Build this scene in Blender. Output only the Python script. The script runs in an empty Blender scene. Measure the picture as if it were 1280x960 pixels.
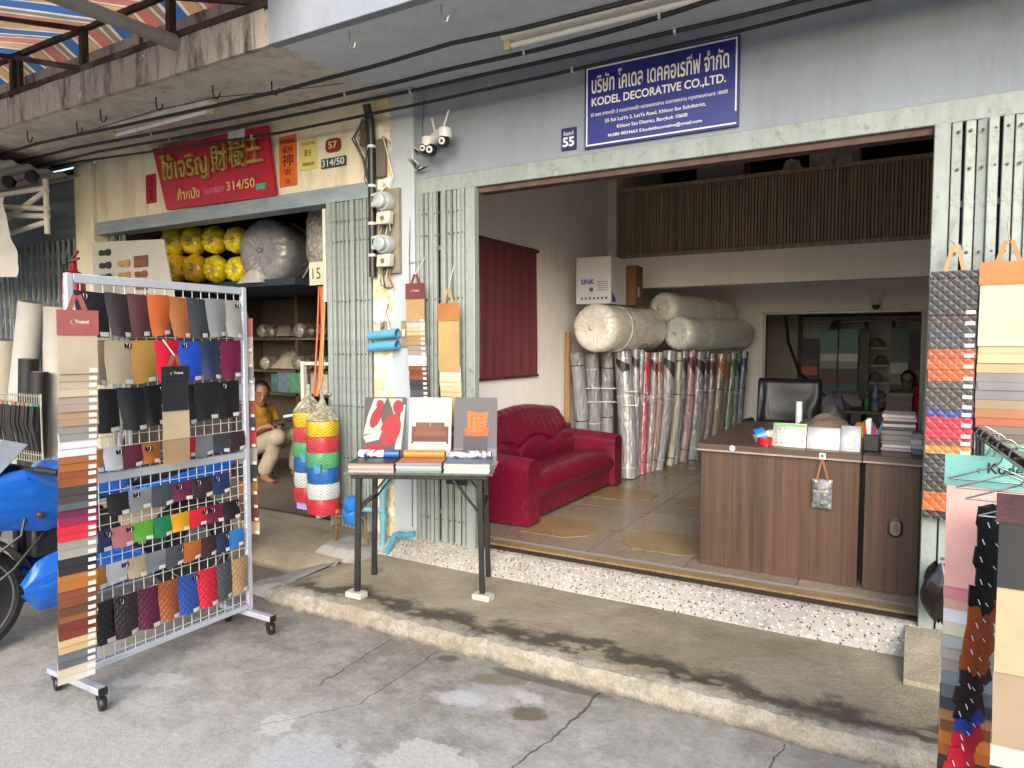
import bpy, bmesh, math, random
from mathutils import Vector, Matrix, noise
R = math.radians
rnd = random.Random(7)
scene = bpy.context.scene
col = scene.collection

# ---------------------------------------------------------------- camera, sky, sun, exposure
cd = bpy.data.cameras.new('camera'); cam = bpy.data.objects.new('camera', cd); col.objects.link(cam)
cam.location = (0, 0, 1.58); cam.rotation_euler = (R(90 - 3.3), 0, R(30))
cd.sensor_width = 36; cd.lens = 36 * 870 / 1280; cd.clip_start = .05; cd.clip_end = 600
scene.camera = cam
world = bpy.data.worlds.new('World'); scene.world = world; world.use_nodes = True
wn = world.node_tree.nodes; wl = world.node_tree.links
SUN_EL, SUN_AZ = 28, 152          # degrees: elevation; compass-like angle of the direction the light comes from (0 = +Y, clockwise)
sky = wn.new('ShaderNodeTexSky'); sky.sky_type = 'NISHITA'; sky.sun_disc = False
sky.sun_elevation = R(SUN_EL); sky.sun_rotation = R(SUN_AZ); sky.dust_density = 2.4; sky.ozone_density = 1.0
wl.new(sky.outputs[0], wn['Background'].inputs[0]); wn['Background'].inputs[1].default_value = .15
sd = bpy.data.lights.new('sun', 'SUN'); sd.energy = 1.2; sd.angle = R(50); sd.color = (1, .965, .925)
sun = bpy.data.objects.new('sun', sd); col.objects.link(sun)
_d = Vector((math.sin(R(SUN_AZ)) * math.cos(R(SUN_EL)), math.cos(R(SUN_AZ)) * math.cos(R(SUN_EL)), math.sin(R(SUN_EL))))
sun.rotation_euler = _d.to_track_quat('Z', 'Y').to_euler(); sun.location = _d * 30
vs = scene.view_settings; vs.view_transform = 'Standard'; vs.look = 'None'; vs.gamma = 1; vs.use_curve_mapping = False
vs.exposure = 1.58
scene.cycles.diffuse_bounces = 8; scene.cycles.max_bounces = 10

# ---------------------------------------------------------------- mesh helpers
class MB:
    def __init__(s): s.v = []; s.f = []
    def add(s, vs_, fs):
        n = len(s.v); s.v += [tuple(p) for p in vs_]; s.f += [tuple(i + n for i in f) for f in fs]; return s
    def box(s, x0, x1, y0, y1, z0, z1):
        return s.add([(x0,y0,z0),(x1,y0,z0),(x1,y1,z0),(x0,y1,z0),(x0,y0,z1),(x1,y0,z1),(x1,y1,z1),(x0,y1,z1)],
                     [(3,2,1,0),(4,5,6,7),(0,1,5,4),(1,2,6,5),(2,3,7,6),(3,0,4,7)])
    def obox(s, c, size, m=None):
        m = m or Matrix.Identity(3); c = Vector(c); a, b, d = [x / 2 for x in size]
        pts = [c + m @ Vector(p) for p in [(-a,-b,-d),(a,-b,-d),(a,b,-d),(-a,b,-d),(-a,-b,d),(a,-b,d),(a,b,d),(-a,b,d)]]
        return s.add(pts, [(3,2,1,0),(4,5,6,7),(0,1,5,4),(1,2,6,5),(2,3,7,6),(3,0,4,7)])
    def bar(s, p0, p1, w, h=None, upv=(0,0,1)):
        p0, p1 = Vector(p0), Vector(p1); d = p1 - p0; L = d.length; d.normalize(); upv = Vector(upv)
        if abs(d.dot(upv)) > .99: upv = Vector((0,1,0))
        x = d.cross(upv).normalized(); z = x.cross(d)
        return s.obox((p0 + p1) / 2, (w, L, h or w), Matrix((x, d, z)).transposed())
    def tube(s, pts, r, n=8, cap=True):
        pts = [Vector(p) for p in pts]; k = len(pts); rs = r if isinstance(r, (list, tuple)) else [r] * k
        prev = None; rings = []
        for i, p in enumerate(pts):
            t = (pts[min(i + 1, k - 1)] - pts[max(i - 1, 0)]).normalized()
            if prev is None:
                a = Vector((0,0,1)) if abs(t.z) < .9 else Vector((1,0,0)); x = t.cross(a).normalized()
            else:
                x = (prev - t * prev.dot(t)).normalized()
            prev = x; y = t.cross(x)
            rings.append([p + (x * math.cos(2*math.pi*j/n) + y * math.sin(2*math.pi*j/n)) * rs[i] for j in range(n)])
        vs_ = [q for rg in rings for q in rg]; fs = []
        for i in range(k - 1):
            for j in range(n):
                a, b = i*n + j, i*n + (j+1) % n
                fs.append((a, b, b + n, a + n))
        if cap: fs += [tuple(range(n))[::-1], tuple((k-1)*n + j for j in range(n))]
        return s.add(vs_, fs)
    def lathe(s, prof, c, ax=(0,0,1), n=20, fn=None):
        c = Vector(c); q = Vector(ax).to_track_quat('Z', 'Y'); vs_ = []; fs = []; k = len(prof)
        for i, (r, z) in enumerate(prof):
            for j in range(n):
                a = 2*math.pi*j/n; rr = r * (fn(a, i) if fn else 1)
                vs_.append(c + q @ Vector((rr*math.cos(a), rr*math.sin(a), z)))
        for i in range(k - 1):
            for j in range(n):
                a, b = i*n + j, i*n + (j+1) % n
                fs.append((a, b, b + n, a + n))
        fs += [tuple(range(n))[::-1], tuple((k-1)*n + j for j in range(n))]
        return s.add(vs_, fs)
    def prism(s, poly, o, ux, uy, depth):
        o, ux, uy = Vector(o), Vector(ux), Vector(uy); nn = ux.cross(uy).normalized() * depth; n = len(poly)
        a = [o + ux*p[0] + uy*p[1] for p in poly]; b = [p + nn for p in a]
        return s.add(a + b, [tuple(range(n))[::-1], tuple(range(n, 2*n))] + [(i, (i+1) % n, n + (i+1) % n, n + i) for i in range(n)])
    def sheet(s, fn, nu, nv, th=0, closed=False):
        P = [[Vector(fn(i / nu, j / nv)) for j in range(nv + 1)] for i in range(nu + 1)]
        W = nv + 1; fs = [(i*W + j, (i+1)*W + j, (i+1)*W + j + 1, i*W + j + 1) for i in range(nu) for j in range(nv)]
        flat = [p for r_ in P for p in r_]
        if not th: return s.add(flat, fs)
        nrm = []
        for i in range(nu + 1):
            for j in range(nv + 1):
                a = P[min(i+1, nu)][j] - P[max(i-1, 0)][j]; b = P[i][min(j+1, nv)] - P[i][max(j-1, 0)]
                nrm.append(a.cross(b).normalized() * th)
        m = len(flat); back = [p - q for p, q in zip(flat, nrm)]
        fs += [tuple(x + m for x in f[::-1]) for f in fs]
        rim = [i*W for i in range(nu+1)] + [nu*W + j for j in range(1, W)] + [i*W + nv for i in range(nu-1, -1, -1)] + [j for j in range(nv-1, 0, -1)]
        fs += [(rim[(i+1) % len(rim)], rim[i], rim[i] + m, rim[(i+1) % len(rim)] + m) for i in range(len(rim))]
        return s.add(flat + back, fs)
    def build(s, name, m, parent=None, bevel=0, seg=1, sharp=.6, kind=None, sub=0):
        me = bpy.data.meshes.new(name); me.from_pydata(s.v, [], s.f)
        bm = bmesh.new(); bm.from_mesh(me); bmesh.ops.recalc_face_normals(bm, faces=bm.faces); bm.to_mesh(me); bm.free()
        for p in me.polygons: p.use_smooth = True
        me.set_sharp_from_angle(angle=sharp)
        me.materials.append(m)
        o = bpy.data.objects.new(name, me); col.objects.link(o)
        if parent: par(o, parent)
        if bevel:
            b = o.modifiers.new('bevel', 'BEVEL'); b.width = bevel; b.segments = seg; b.limit_method = 'ANGLE'; b.harden_normals = False
        if sub:
            b = o.modifiers.new('sub', 'SUBSURF'); b.levels = sub; b.render_levels = sub
        if kind: o['kind'] = kind
        return o

WM = {}
def par(o, p):
    o.parent = p; o.matrix_parent_inverse = WM[p.name].inverted() if p.name in WM else Matrix.Identity(4)
def thing(name, label, cat, loc=(0,0,0), rz=0, group=None):
    o = bpy.data.objects.new(name, None); col.objects.link(o); o.empty_display_size = .1
    o.location = loc; o.rotation_euler = (0, 0, rz); WM[o.name] = Matrix.Translation(loc) @ Matrix.Rotation(rz, 4, 'Z')
    return tag(o, label, cat, group)
def tag(o, label, cat, group=None):
    o['label'] = label; o['category'] = cat
    if group: o['group'] = group
    return o
def struct(o): o['kind'] = 'structure'; return o
def dup(root, delta, label, rz=0, about=None):
    r = root.copy(); col.objects.link(r); r['label'] = label
    r.location = Vector(root.location) + Vector(delta); r.rotation_euler = (0, 0, root.rotation_euler.z + rz)
    if root.name in WM: WM[r.name] = Matrix.Translation(r.location) @ Matrix.Rotation(r.rotation_euler.z, 4, 'Z')
    for ch in list(root.children):
        c = ch.copy(); col.objects.link(c); c.parent = r
        for g in ch.children:
            d = g.copy(); col.objects.link(d); d.parent = c
    return r
def lin(h):
    h = h.lstrip('#'); o = []
    for i in (0, 2, 4):
        c = int(h[i:i+2], 16) / 255; o.append(c / 12.92 if c <= .04045 else ((c + .055) / 1.055) ** 2.4)
    return o
# lettering: a flat text mesh fitted into a w x h box; X axis ux, up uy
def text(body, o, ux, uy, w, h, m, parent, off=.0, th=.002, name='lettering', keep=False):
    cu = bpy.data.curves.new('t', 'FONT'); cu.body = body; cu.size = 1; cu.offset = off; cu.resolution_u = 4
    t = bpy.data.objects.new('t', cu); col.objects.link(t)
    dg = bpy.context.evaluated_depsgraph_get(); me0 = bpy.data.meshes.new_from_object(t.evaluated_get(dg))
    vv = [Vector(v.co) for v in me0.vertices]; ff = [tuple(p.vertices) for p in me0.polygons]
    bpy.data.objects.remove(t); bpy.data.curves.remove(cu); bpy.data.meshes.remove(me0)
    if not vv: return None
    x0 = min(v.x for v in vv); x1 = max(v.x for v in vv); y0 = min(v.y for v in vv); y1 = max(v.y for v in vv)
    sx = w / max(x1 - x0, 1e-6); sy = h / max(y1 - y0, 1e-6)
    if keep: sx = sy = min(sx, sy)
    o, ux, uy = Vector(o), Vector(ux), Vector(uy); n = ux.cross(uy)
    b = MB(); b.add([o + ux*((v.x-x0)*sx) + uy*((v.y-y0)*sy) + n*th for v in vv], ff)
    me = bpy.data.meshes.new(name); me.from_pydata(b.v, [], b.f); me.materials.append(m)
    ob = bpy.data.objects.new(name, me); col.objects.link(ob)
    if parent: par(ob, parent)
    return ob

# ---------------------------------------------------------------- materials
MATS = {}
TONE = 1.0      # reflectance scale of the coloured goods (colours are noted as they look)
class NT:
    def __init__(s, name):
        s.m = bpy.data.materials.new(name); s.m.use_nodes = True; s.t = s.m.node_tree; s.b = s.t.nodes['Principled BSDF']
        s.co = s.t.nodes.new('ShaderNodeTexCoord').outputs['Object']
    def n(s, typ, **kw):
        nd = s.t.nodes.new(typ)
        for k, v in kw.items():
            if k.startswith('i_'):
                key = k[2:].replace('_', ' '); nd.inputs[int(key) if key.isdigit() else key].default_value = v
            else: setattr(nd, k, v)
        return nd
    def l(s, a, b): s.t.links.new(a, b)
    def map(s, scale=(1,1,1), src=None, rot=(0,0,0), loc=(0,0,0)):
        nd = s.n('ShaderNodeMapping'); nd.inputs['Scale'].default_value = scale; nd.inputs['Rotation'].default_value = rot; nd.inputs['Location'].default_value = loc
        s.l(src or s.co, nd.inputs[0]); return nd.outputs[0]
    def noise(s, scale, detail=5, rough=.6, src=None, dist=0):
        nd = s.n('ShaderNodeTexNoise'); nd.inputs['Scale'].default_value = scale; nd.inputs['Detail'].default_value = detail
        nd.inputs['Roughness'].default_value = rough; nd.inputs['Distortion'].default_value = dist; s.l(src or s.co, nd.inputs['Vector']); return nd.outputs['Fac']
    def vor(s, scale, feature='F1', out='Distance', src=None):
        nd = s.n('ShaderNodeTexVoronoi', feature=feature); nd.inputs['Scale'].default_value = scale; s.l(src or s.co, nd.inputs['Vector']); return nd.outputs[out]
    def ramp(s, fac, lo, hi, a=0., b=1.):
        nd = s.n('ShaderNodeMapRange'); nd.inputs['From Min'].default_value = lo; nd.inputs['From Max'].default_value = hi
        nd.inputs['To Min'].default_value = a; nd.inputs['To Max'].default_value = b; s.l(fac, nd.inputs[0]); return nd.outputs[0]
    def mix(s, fac, a, b, mode='MIX'):
        nd = s.n('ShaderNodeMix', data_type='RGBA', blend_type=mode)
        for sock, x in ((nd.inputs[0], fac), (nd.inputs[6], a), (nd.inputs[7], b)):
            if hasattr(x, 'is_output'): s.l(x, sock)
            elif isinstance(x, (int, float)): sock.default_value = x
            else: sock.default_value = (*x[:3], 1)
        return nd.outputs[2]
    def math(s, op, a, b=0.):
        nd = s.n('ShaderNodeMath', operation=op)
        for sock, x in ((nd.inputs[0], a), (nd.inputs[1], b)):
            if hasattr(x, 'is_output'): s.l(x, sock)
            else: sock.default_value = x
        return nd.outputs[0]
    def bump(s, h, st=.3, d=.01):
        nd = s.n('ShaderNodeBump'); nd.inputs['Strength'].default_value = st; nd.inputs['Distance'].default_value = d
        s.l(h, nd.inputs['Height']); s.l(nd.outputs[0], s.b.inputs['Normal'])
    def sep(s, src=None):
        nd = s.n('ShaderNodeSeparateXYZ'); s.l(src or s.co, nd.inputs[0]); return nd.outputs
    def base(s, c):
        if hasattr(c, 'is_output'): s.l(c, s.b.inputs['Base Color'])
        else: s.b.inputs['Base Color'].default_value = (*c[:3], 1)
    def set(s, **kw):
        for k, v in kw.items():
            k = {'rough':'Roughness','metal':'Metallic','coat':'Coat Weight','spec':'Specular IOR Level','trans':'Transmission Weight','alpha':'Alpha','crough':'Coat Roughness','sheen':'Sheen Weight'}.get(k, k)
            if hasattr(v, 'is_output'): s.l(v, s.b.inputs[k])
            else: s.b.inputs[k].default_value = v
        return s.m
def sc(c, f): return [min(1, x * f) for x in c[:3]]
def mat(hexc, rough=.55, metal=0, var=.14, scale=9, bump=.12, bscale=90, coat=0, spec=.5, stretch=(1,1,1)):
    key = (TONE, hexc, rough, metal, var, scale, bump, bscale, coat, spec, stretch)
    if key in MATS: return MATS[key]
    t = NT('surface_' + hexc.strip('#')); c = sc(lin(hexc), TONE); src = t.map(stretch)
    f = t.noise(scale, 3, .6, src)
    t.base(t.mix(t.ramp(f, .3, .7), sc(c, 1 - var), sc(c, 1 + var)))
    if bump: t.bump(t.noise(bscale, 1, .6, src), bump, .004)
    rr = t.ramp(f, .25, .75, max(.05, rough - .08), min(1, rough + .08))
    MATS[key] = t.set(rough=rr, metal=metal, coat=coat, spec=spec); return MATS[key]
def special(key):
    def deco(fn):
        def get():
            if key not in MATS: MATS[key] = fn(NT(key))
            return MATS[key]
        return get
    return deco
def seg(t, vec, a, b):          # distance from a ground point to a segment (cracks keep their own shape)
    a, b = Vector((*a, 0)), Vector((*b, 0)); d = b - a
    v = t.n('ShaderNodeVectorMath', operation='SUBTRACT'); t.l(vec, v.inputs[0]); v.inputs[1].default_value = a
    dt = t.n('ShaderNodeVectorMath', operation='DOT_PRODUCT'); t.l(v.outputs[0], dt.inputs[0]); dt.inputs[1].default_value = d / d.length_squared
    k = t.n('ShaderNodeClamp'); t.l(dt.outputs['Value'], k.inputs[0])
    m = t.n('ShaderNodeVectorMath', operation='SCALE'); m.inputs[0].default_value = d; t.l(k.outputs[0], m.inputs['Scale'])
    w = t.n('ShaderNodeVectorMath', operation='DISTANCE'); t.l(v.outputs[0], w.inputs[0]); t.l(m.outputs[0], w.inputs[1]); return w.outputs['Value']
def blob(t, nz, c, r, ang=0., soft=.12, wob=1.1):
    mp = t.n('ShaderNodeMapping'); mp.vector_type = 'TEXTURE'; mp.inputs['Location'].default_value = (*c, 0); mp.inputs['Rotation'].default_value = (0, 0, ang); mp.inputs['Scale'].default_value = (r[0], r[1], 1); t.l(t.co, mp.inputs[0])
    ln = t.n('ShaderNodeVectorMath', operation='LENGTH'); t.l(mp.outputs[0], ln.inputs[0])
    return t.ramp(t.math('ADD', ln.outputs['Value'], t.math('MULTIPLY', t.math('SUBTRACT', nz, .5), wob*2)), 1 - soft, 1 + soft, 1, 0)
@special('street_concrete')
def m_street(t):
    nz = t.n('ShaderNodeTexNoise'); nz.inputs['Scale'].default_value = 9; nz.inputs['Detail'].default_value = 6; t.l(t.co, nz.inputs['Vector'])
    vm = t.n('ShaderNodeVectorMath', operation='MULTIPLY_ADD'); t.l(nz.outputs['Color'], vm.inputs[0]); vm.inputs[1].default_value = (.07,.07,0); t.l(t.co, vm.inputs[2])
    off = t.n('ShaderNodeVectorMath', operation='SUBTRACT'); t.l(vm.outputs[0], off.inputs[0]); off.inputs[1].default_value = (.035,.035,0); wv = off.outputs[0]
    crack = None
    for a, b, w in [((-1.19,2.85),(-1.205,2.48),.008),((-1.205,2.48),(-1.26,2.2),.006),((-1.26,2.2),(-1.2,1.7),.004),((-2.38,2.84),(-2.35,2.28),.004),((-2.08,2.84),(-2.07,2.25),.0035),((-2.07,2.25),(-2.3,1.9),.003),((-3.6,2.6),(-4.4,2.2),.004),((-.4,2.85),(-.5,2.2),.004),((-.5,2.2),(-.2,1.5),.004)]:
        k = t.ramp(seg(t, wv, a, b), w*.4, w, 1, 0); crack = k if crack is None else t.math('MAXIMUM', crack, k)
    edge = t.noise(7, 7, .68); big = t.noise(1.1, 7, .66, None, .3); mid = t.noise(6, 8, .72); fine = t.noise(150, 3, .7); grit = t.noise(42, 5, .75); pit = t.vor(26)
    c = t.mix(t.ramp(big, .36, .64), lin('#6b665e'), lin('#908d87'))
    c = t.mix(t.ramp(mid, .44, .6, 0, .5), c, lin('#5c5750'))
    c = t.mix(t.ramp(t.noise(17, 7, .75), .5, .62, 0, .5), c, lin('#98958e'))
    c = t.mix(t.math('MULTIPLY', blob(t, edge, (-2.9, 1.0), (1.9, 1.05), .35, .5), .65), c, lin('#b4b2ae'))
    c = t.mix(t.math('MULTIPLY', blob(t, edge, (-.55, 2.15), (.75, .6), 0, .6), .5), c, lin('#aaaaa8'))
    for cc, rr, an, hx, am, so in [((-1.55,2.03),(.17,.16),.3,'#b3b0aa',.8,.08),((-1.98,1.86),(.20,.13),.4,'#a9abad',.75,.1),((-2.25,1.95),(.08,.07),0,'#b7b6b2',.7,.1),((-3.06,1.92),(.17,.07),.6,'#b3b3b1',.5,.15),((-1.63,2.58),(.15,.12),.4,'#b0b2b3',.5,.4),((-1.72,2.50),(.10,.06),.2,'#b9bcbf',.5,.35),((-1.45,2.66),(.06,.04),0,'#bcbcba',.5,.3),
                               ((-1.386,2.535),(.085,.055),.2,'#5c5039',.85,.12),((-1.66,2.735),(.15,.06),.45,'#6a6252',.8,.15),((-1.45,2.83),(.35,.035),.02,'#4f4a42',.8,.2),((-1.98,2.80),(.06,.035),.3,'#4a4640',.8,.2),((-4.9,2.2),(.12,.12),0,'#c9c7c1',.7,.1),((-.9,2.5),(.1,.05),.3,'#8d8a84',.5,.3),((-.3,2.45),(.14,.1),.5,'#b2b2b0',.4,.4),((-3.9,3.2),(.8,.28),0,'#57524b',.7,.3)]:
        c = t.mix(t.math('MULTIPLY', blob(t, edge, cc, rr, an, so), am), c, lin(hx))
    c = t.mix(t.math('MULTIPLY', t.ramp(pit, .05, .13, 1, 0), t.ramp(mid, .5, .6, 0, .6)), c, lin('#4a4640'))
    c = t.mix(t.ramp(grit, .42, .66, 0, .26), c, lin('#5a564f')); c = t.mix(t.ramp(fine, .48, .66, 0, .22), c, lin('#3e3b36'))
    c = t.mix(t.math('MULTIPLY', crack, .6), c, lin('#26241f'))
    t.base(c)
    h = t.math('ADD', t.math('MULTIPLY', fine, .3), t.math('SUBTRACT', t.math('ADD', t.math('MULTIPLY', grit, .7), mid), t.math('MULTIPLY', crack, 3)))
    t.bump(h, .6, .008)
    return t.set(rough=t.ramp(big, .3, .7, .7, .9), spec=.35)
@special('ledge_concrete')
def m_ledge(t):
    x, y, z = t.sep()
    big = t.noise(1.3, 8, .7, None, .5); mid = t.noise(7, 7, .7); fine = t.noise(120, 3, .7)
    c = t.mix(t.ramp(big, .33, .68), lin('#756a55'), lin('#a39a85'))
    c = t.mix(t.ramp(mid, .38, .72, 0, .5), c, lin('#7c715e'))
    edge = t.math('ADD', y, t.math('MULTIPLY', t.math('SUBTRACT', t.noise(3.2, 6, .7), .5), .7))
    spots = t.ramp(t.vor(6.5, 'F1', 'Distance', t.map((1, 1.6, 1))), .18, .3)
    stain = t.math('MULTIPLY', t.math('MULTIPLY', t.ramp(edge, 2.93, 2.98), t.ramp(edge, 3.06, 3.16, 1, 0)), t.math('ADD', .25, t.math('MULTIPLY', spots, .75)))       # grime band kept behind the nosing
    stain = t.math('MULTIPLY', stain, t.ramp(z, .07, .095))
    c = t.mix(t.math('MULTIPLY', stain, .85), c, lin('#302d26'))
    nose = t.math('MULTIPLY', t.ramp(t.math('ADD', y, t.math('MULTIPLY', t.math('SUBTRACT', mid, .5), .16)), 2.93, 2.97, 1, 0), t.ramp(mid, .3, .6))
    c = t.mix(t.math('MULTIPLY', nose, .75), c, t.mix(t.ramp(t.noise(13, 6, .75), .42, .6), lin('#a3a098'), lin('#716d66')))
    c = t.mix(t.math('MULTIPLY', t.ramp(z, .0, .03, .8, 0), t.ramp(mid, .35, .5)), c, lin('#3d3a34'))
    c = t.mix(t.ramp(fine, .4, .7, 0, .35), c, lin('#4b463c'))
    t.base(c); t.bump(t.math('ADD', t.math('MULTIPLY', fine, .5), t.math('ADD', mid, t.noise(24, 5, .7))), .8, .01)
    return t.set(rough=.85, spec=.3)
@special('terrazzo')
def m_terrazzo(t):
    cell = t.n('ShaderNodeTexVoronoi', feature='F1'); cell.inputs['Scale'].default_value = 78; t.l(t.co, cell.inputs['Vector'])
    hue = t.n('ShaderNodeSeparateColor'); t.l(cell.outputs['Color'], hue.inputs[0])
    chip = t.math('MULTIPLY', t.ramp(cell.outputs['Distance'], .42, .5, 1, 0), t.ramp(hue.outputs[0], .34, .36))
    cc = t.mix(t.ramp(hue.outputs[1], .17, .19), lin('#2e2a26'), t.mix(t.ramp(hue.outputs[1], .34, .36), lin('#8a5f45'), t.mix(t.ramp(hue.outputs[2], .3, .8), lin('#969289'), lin('#c4bfb5'))))
    c = t.mix(t.noise(3, 4), lin('#827f78'), lin('#a19d95'))
    c = t.mix(t.math('MULTIPLY', chip, .95), c, cc)
    c = t.mix(t.ramp(t.noise(2.2, 6, .7), .5, .72, 0, .5), c, lin('#5f5a51'))
    t.base(c); t.bump(t.noise(50, 2), .25, .004); return t.set(rough=.6)
def painted(key, a, b, dirt, dirtamt=.5, peel=None):
    @special(key)
    def f(t):
        big = t.noise(1.1, 7, .65); st = t.noise(2.4, 7, .74, t.map((3.2, 3.2, .6)))
        c = t.mix(t.ramp(big, .3, .7), lin(a), lin(b))
        c = t.mix(t.ramp(st, .48, .66, 0, dirtamt), c, lin(dirt))
        c = t.mix(t.ramp(t.noise(38, 3, .7), .58, .74, 0, .22), c, lin(dirt))
        if peel:
            pl = t.ramp(t.noise(3.1, 8, .72, None, .4), peel[1], peel[1] + .03)
            c = t.mix(pl, c, lin(peel[0]))
        t.base(c); t.bump(t.math('ADD', t.noise(6, 6), t.math('MULTIPLY', t.noise(90, 3), .35)), .3, .008); return t.set(rough=.75, spec=.3)
    return f
m_grey = painted('grey_wall_paint', '#78808b', '#868e98', '#646669', .25)
m_greysoff = painted('grey_paint_lightened_for_shade', '#c3cad4', '#ced5dc', '#a09e9a', .3)  # same grey paint as the wall, lightened to offset shade under the canopy
m_cream = painted('cream_wall_paint', '#cbc4aa', '#d8d2bc', '#94866a', .45, ('#d0ccc0', .64))
m_oldc = painted('old_concrete', '#c4bfb5', '#a39d92', '#2e2b27', 1.0, ('#dcd6ca', .62))
m_soffit = painted('old_soffit', '#d6d1c9', '#bdb8b0', '#7a7064', .5, ('#b39672', .63))
m_in = painted('inside_white_wall', '#e3e1de', '#eae8e5', '#cbc8c3', .25)
m_dark = painted('dim_grey_wall', '#6e7275', '#7c7f80', '#4a4a48', .4)
m_cement = painted('light_cement', '#7d7b77', '#979590', '#5d5a54', .5)
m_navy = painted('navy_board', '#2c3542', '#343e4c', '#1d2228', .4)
@special('sofa_vinyl')
def m_sofa(t):
    c = lin('#620b26'); f = t.noise(4, 5); w = t.noise(5, 4, .55, None, 1.8); w2 = t.noise(22, 4, .6, None, 1.2)
    t.base(t.mix(t.ramp(f, .3, .7), sc(c, .8), sc(c, 1.12)))
    t.bump(t.math('ADD', t.math('MULTIPLY', w, 1.6), t.math('ADD', t.math('MULTIPLY', w2, .35), t.math('MULTIPLY', t.vor(240), .06))), .35, .02)
    return t.set(rough=t.ramp(w2, .3, .7, .27, .46), spec=.5)
@special('pillar_paint')
def m_pillar(t):
    x, y, z = t.sep()
    e = t.math('ADD', x, t.math('MULTIPLY', t.math('SUBTRACT', t.noise(6, 6, .7), .5), .16))
    yel = t.mix(t.ramp(t.noise(7, 7, .72), .46, .56), lin('#b9aa86'), lin('#d9d4c6'))
    yel = t.mix(t.ramp(t.noise(15, 5), .58, .68), yel, lin('#7d7360'))
    c = t.mix(t.ramp(e, -3.185, -3.175), yel, t.mix(t.noise(2, 6), lin('#8b959b'), lin('#a3abb0')))
    t.base(c); t.bump(t.math('ADD', t.noise(9, 6), t.ramp(e, -3.185, -3.175)), .35, .006); return t.set(rough=.7)
@special('gate_steel')
def m_gate(t):
    f = t.noise(2.4, 7, .7, t.map((6, 6, 1))); g = t.noise(26, 5, .72)
    c = t.mix(t.ramp(f, .3, .7), lin('#737d7a'), lin('#87908c'))
    c = t.mix(t.ramp(g, .56, .66, 0, .75), c, lin('#6d6a60'))
    c = t.mix(t.ramp(t.noise(9, 7, .75), .63, .69, 0, .85), c, lin('#6a4c38'))
    t.base(c); t.bump(g, .25, .003); return t.set(rough=t.ramp(g, .3, .7, .38, .6), metal=0, spec=.5)
@special('rusty_steel')
def m_rust(t):
    f = t.noise(7, 8, .75); c = t.mix(t.ramp(f, .4, .6), lin('#2c2420'), lin('#4a362b')); c = t.mix(t.ramp(t.noise(3, 6), .55, .7), c, lin('#6f6a62'))
    t.base(c); t.bump(f, .5, .004); return t.set(rough=.85)
def wood(key, a, b, sc_=(16, 16, .35), rough=.4):
    @special(key)
    def f(t):
        s1 = t.noise(1.6, 6, .6, t.map(sc_)); s2 = t.noise(7, 5, .6, t.map(sc_))
        c = t.mix(t.ramp(s1, .3, .7), lin(a), lin(b)); c = t.mix(t.ramp(s2, .45, .75, 0, .5), c, sc(lin(a), .55))
        t.base(c); t.bump(s2, .08, .002); return t.set(rough=rough)
    return f
m_desk = wood('walnut_laminate', '#38291f', '#5a4130')
m_top = wood('dark_laminate', '#3f3029', '#56453b', (.8, 14, 14), .35)
m_slat = wood('brown_slats', '#7a6856', '#bfa88c', (24, 24, .5), .5)
m_timber = wood('raw_timber', '#8a6a44', '#b08a5c')
def leather(hexc, rough=.42, grain=260, quilt=0):
    key = ('leather', TONE, hexc, rough, grain, quilt)
    if key in MATS: return MATS[key]
    t = NT('leather_' + hexc.strip('#')); c = sc(lin(hexc), TONE)
    f = t.noise(5, 4); v = t.vor(grain)
    t.base(t.mix(t.ramp(f, .3, .7), sc(c, .86), sc(c, 1.1)))
    h = t.math('MULTIPLY', v, .25)
    if quilt:
        x, y, z = t.sep(); y = t.math('ADD', x, y)
        w1 = t.math('ABSOLUTE', t.math('SINE', t.math('MULTIPLY', t.math('ADD', y, z), quilt))); w2 = t.math('ABSOLUTE', t.math('SINE', t.math('MULTIPLY', t.math('SUBTRACT', y, z), quilt)))
        h = t.math('ADD', h, t.math('MULTIPLY', t.math('MINIMUM', w1, w2), 1.6))
    t.bump(h, .35, .004 if quilt else .0015)
    MATS[key] = t.set(rough=rough, spec=.5); return MATS[key]
def wrap(hexc, amt=.5, rough=.22, streak=(1,1,1), clear=0., freq=1.):
    key = ('wrap', hexc, amt, rough, streak, clear, freq)
    if key in MATS: return MATS[key]
    t = NT('plastic_wrap_' + hexc.strip('#')); c = lin(hexc); s = t.map(streak)
    w = t.noise(11*freq, 4, .6, s, 1.2); w2 = t.vor(17*freq, 'DISTANCE_TO_EDGE', 'Distance', t.map(streak, None, (.3,.5,.2)))
    t.base(t.mix(t.ramp(w, .35, .68), sc(c, .72 if freq >= 1 else .9), sc(c, 1.18 if freq >= 1 else 1.06)))
    t.bump(t.math('ADD', w, t.math('MULTIPLY', t.ramp(w2, 0, .25), .5)), amt, .03)
    MATS[key] = t.set(rough=rough, coat=.6, crough=.1, trans=clear); return MATS[key]
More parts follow.
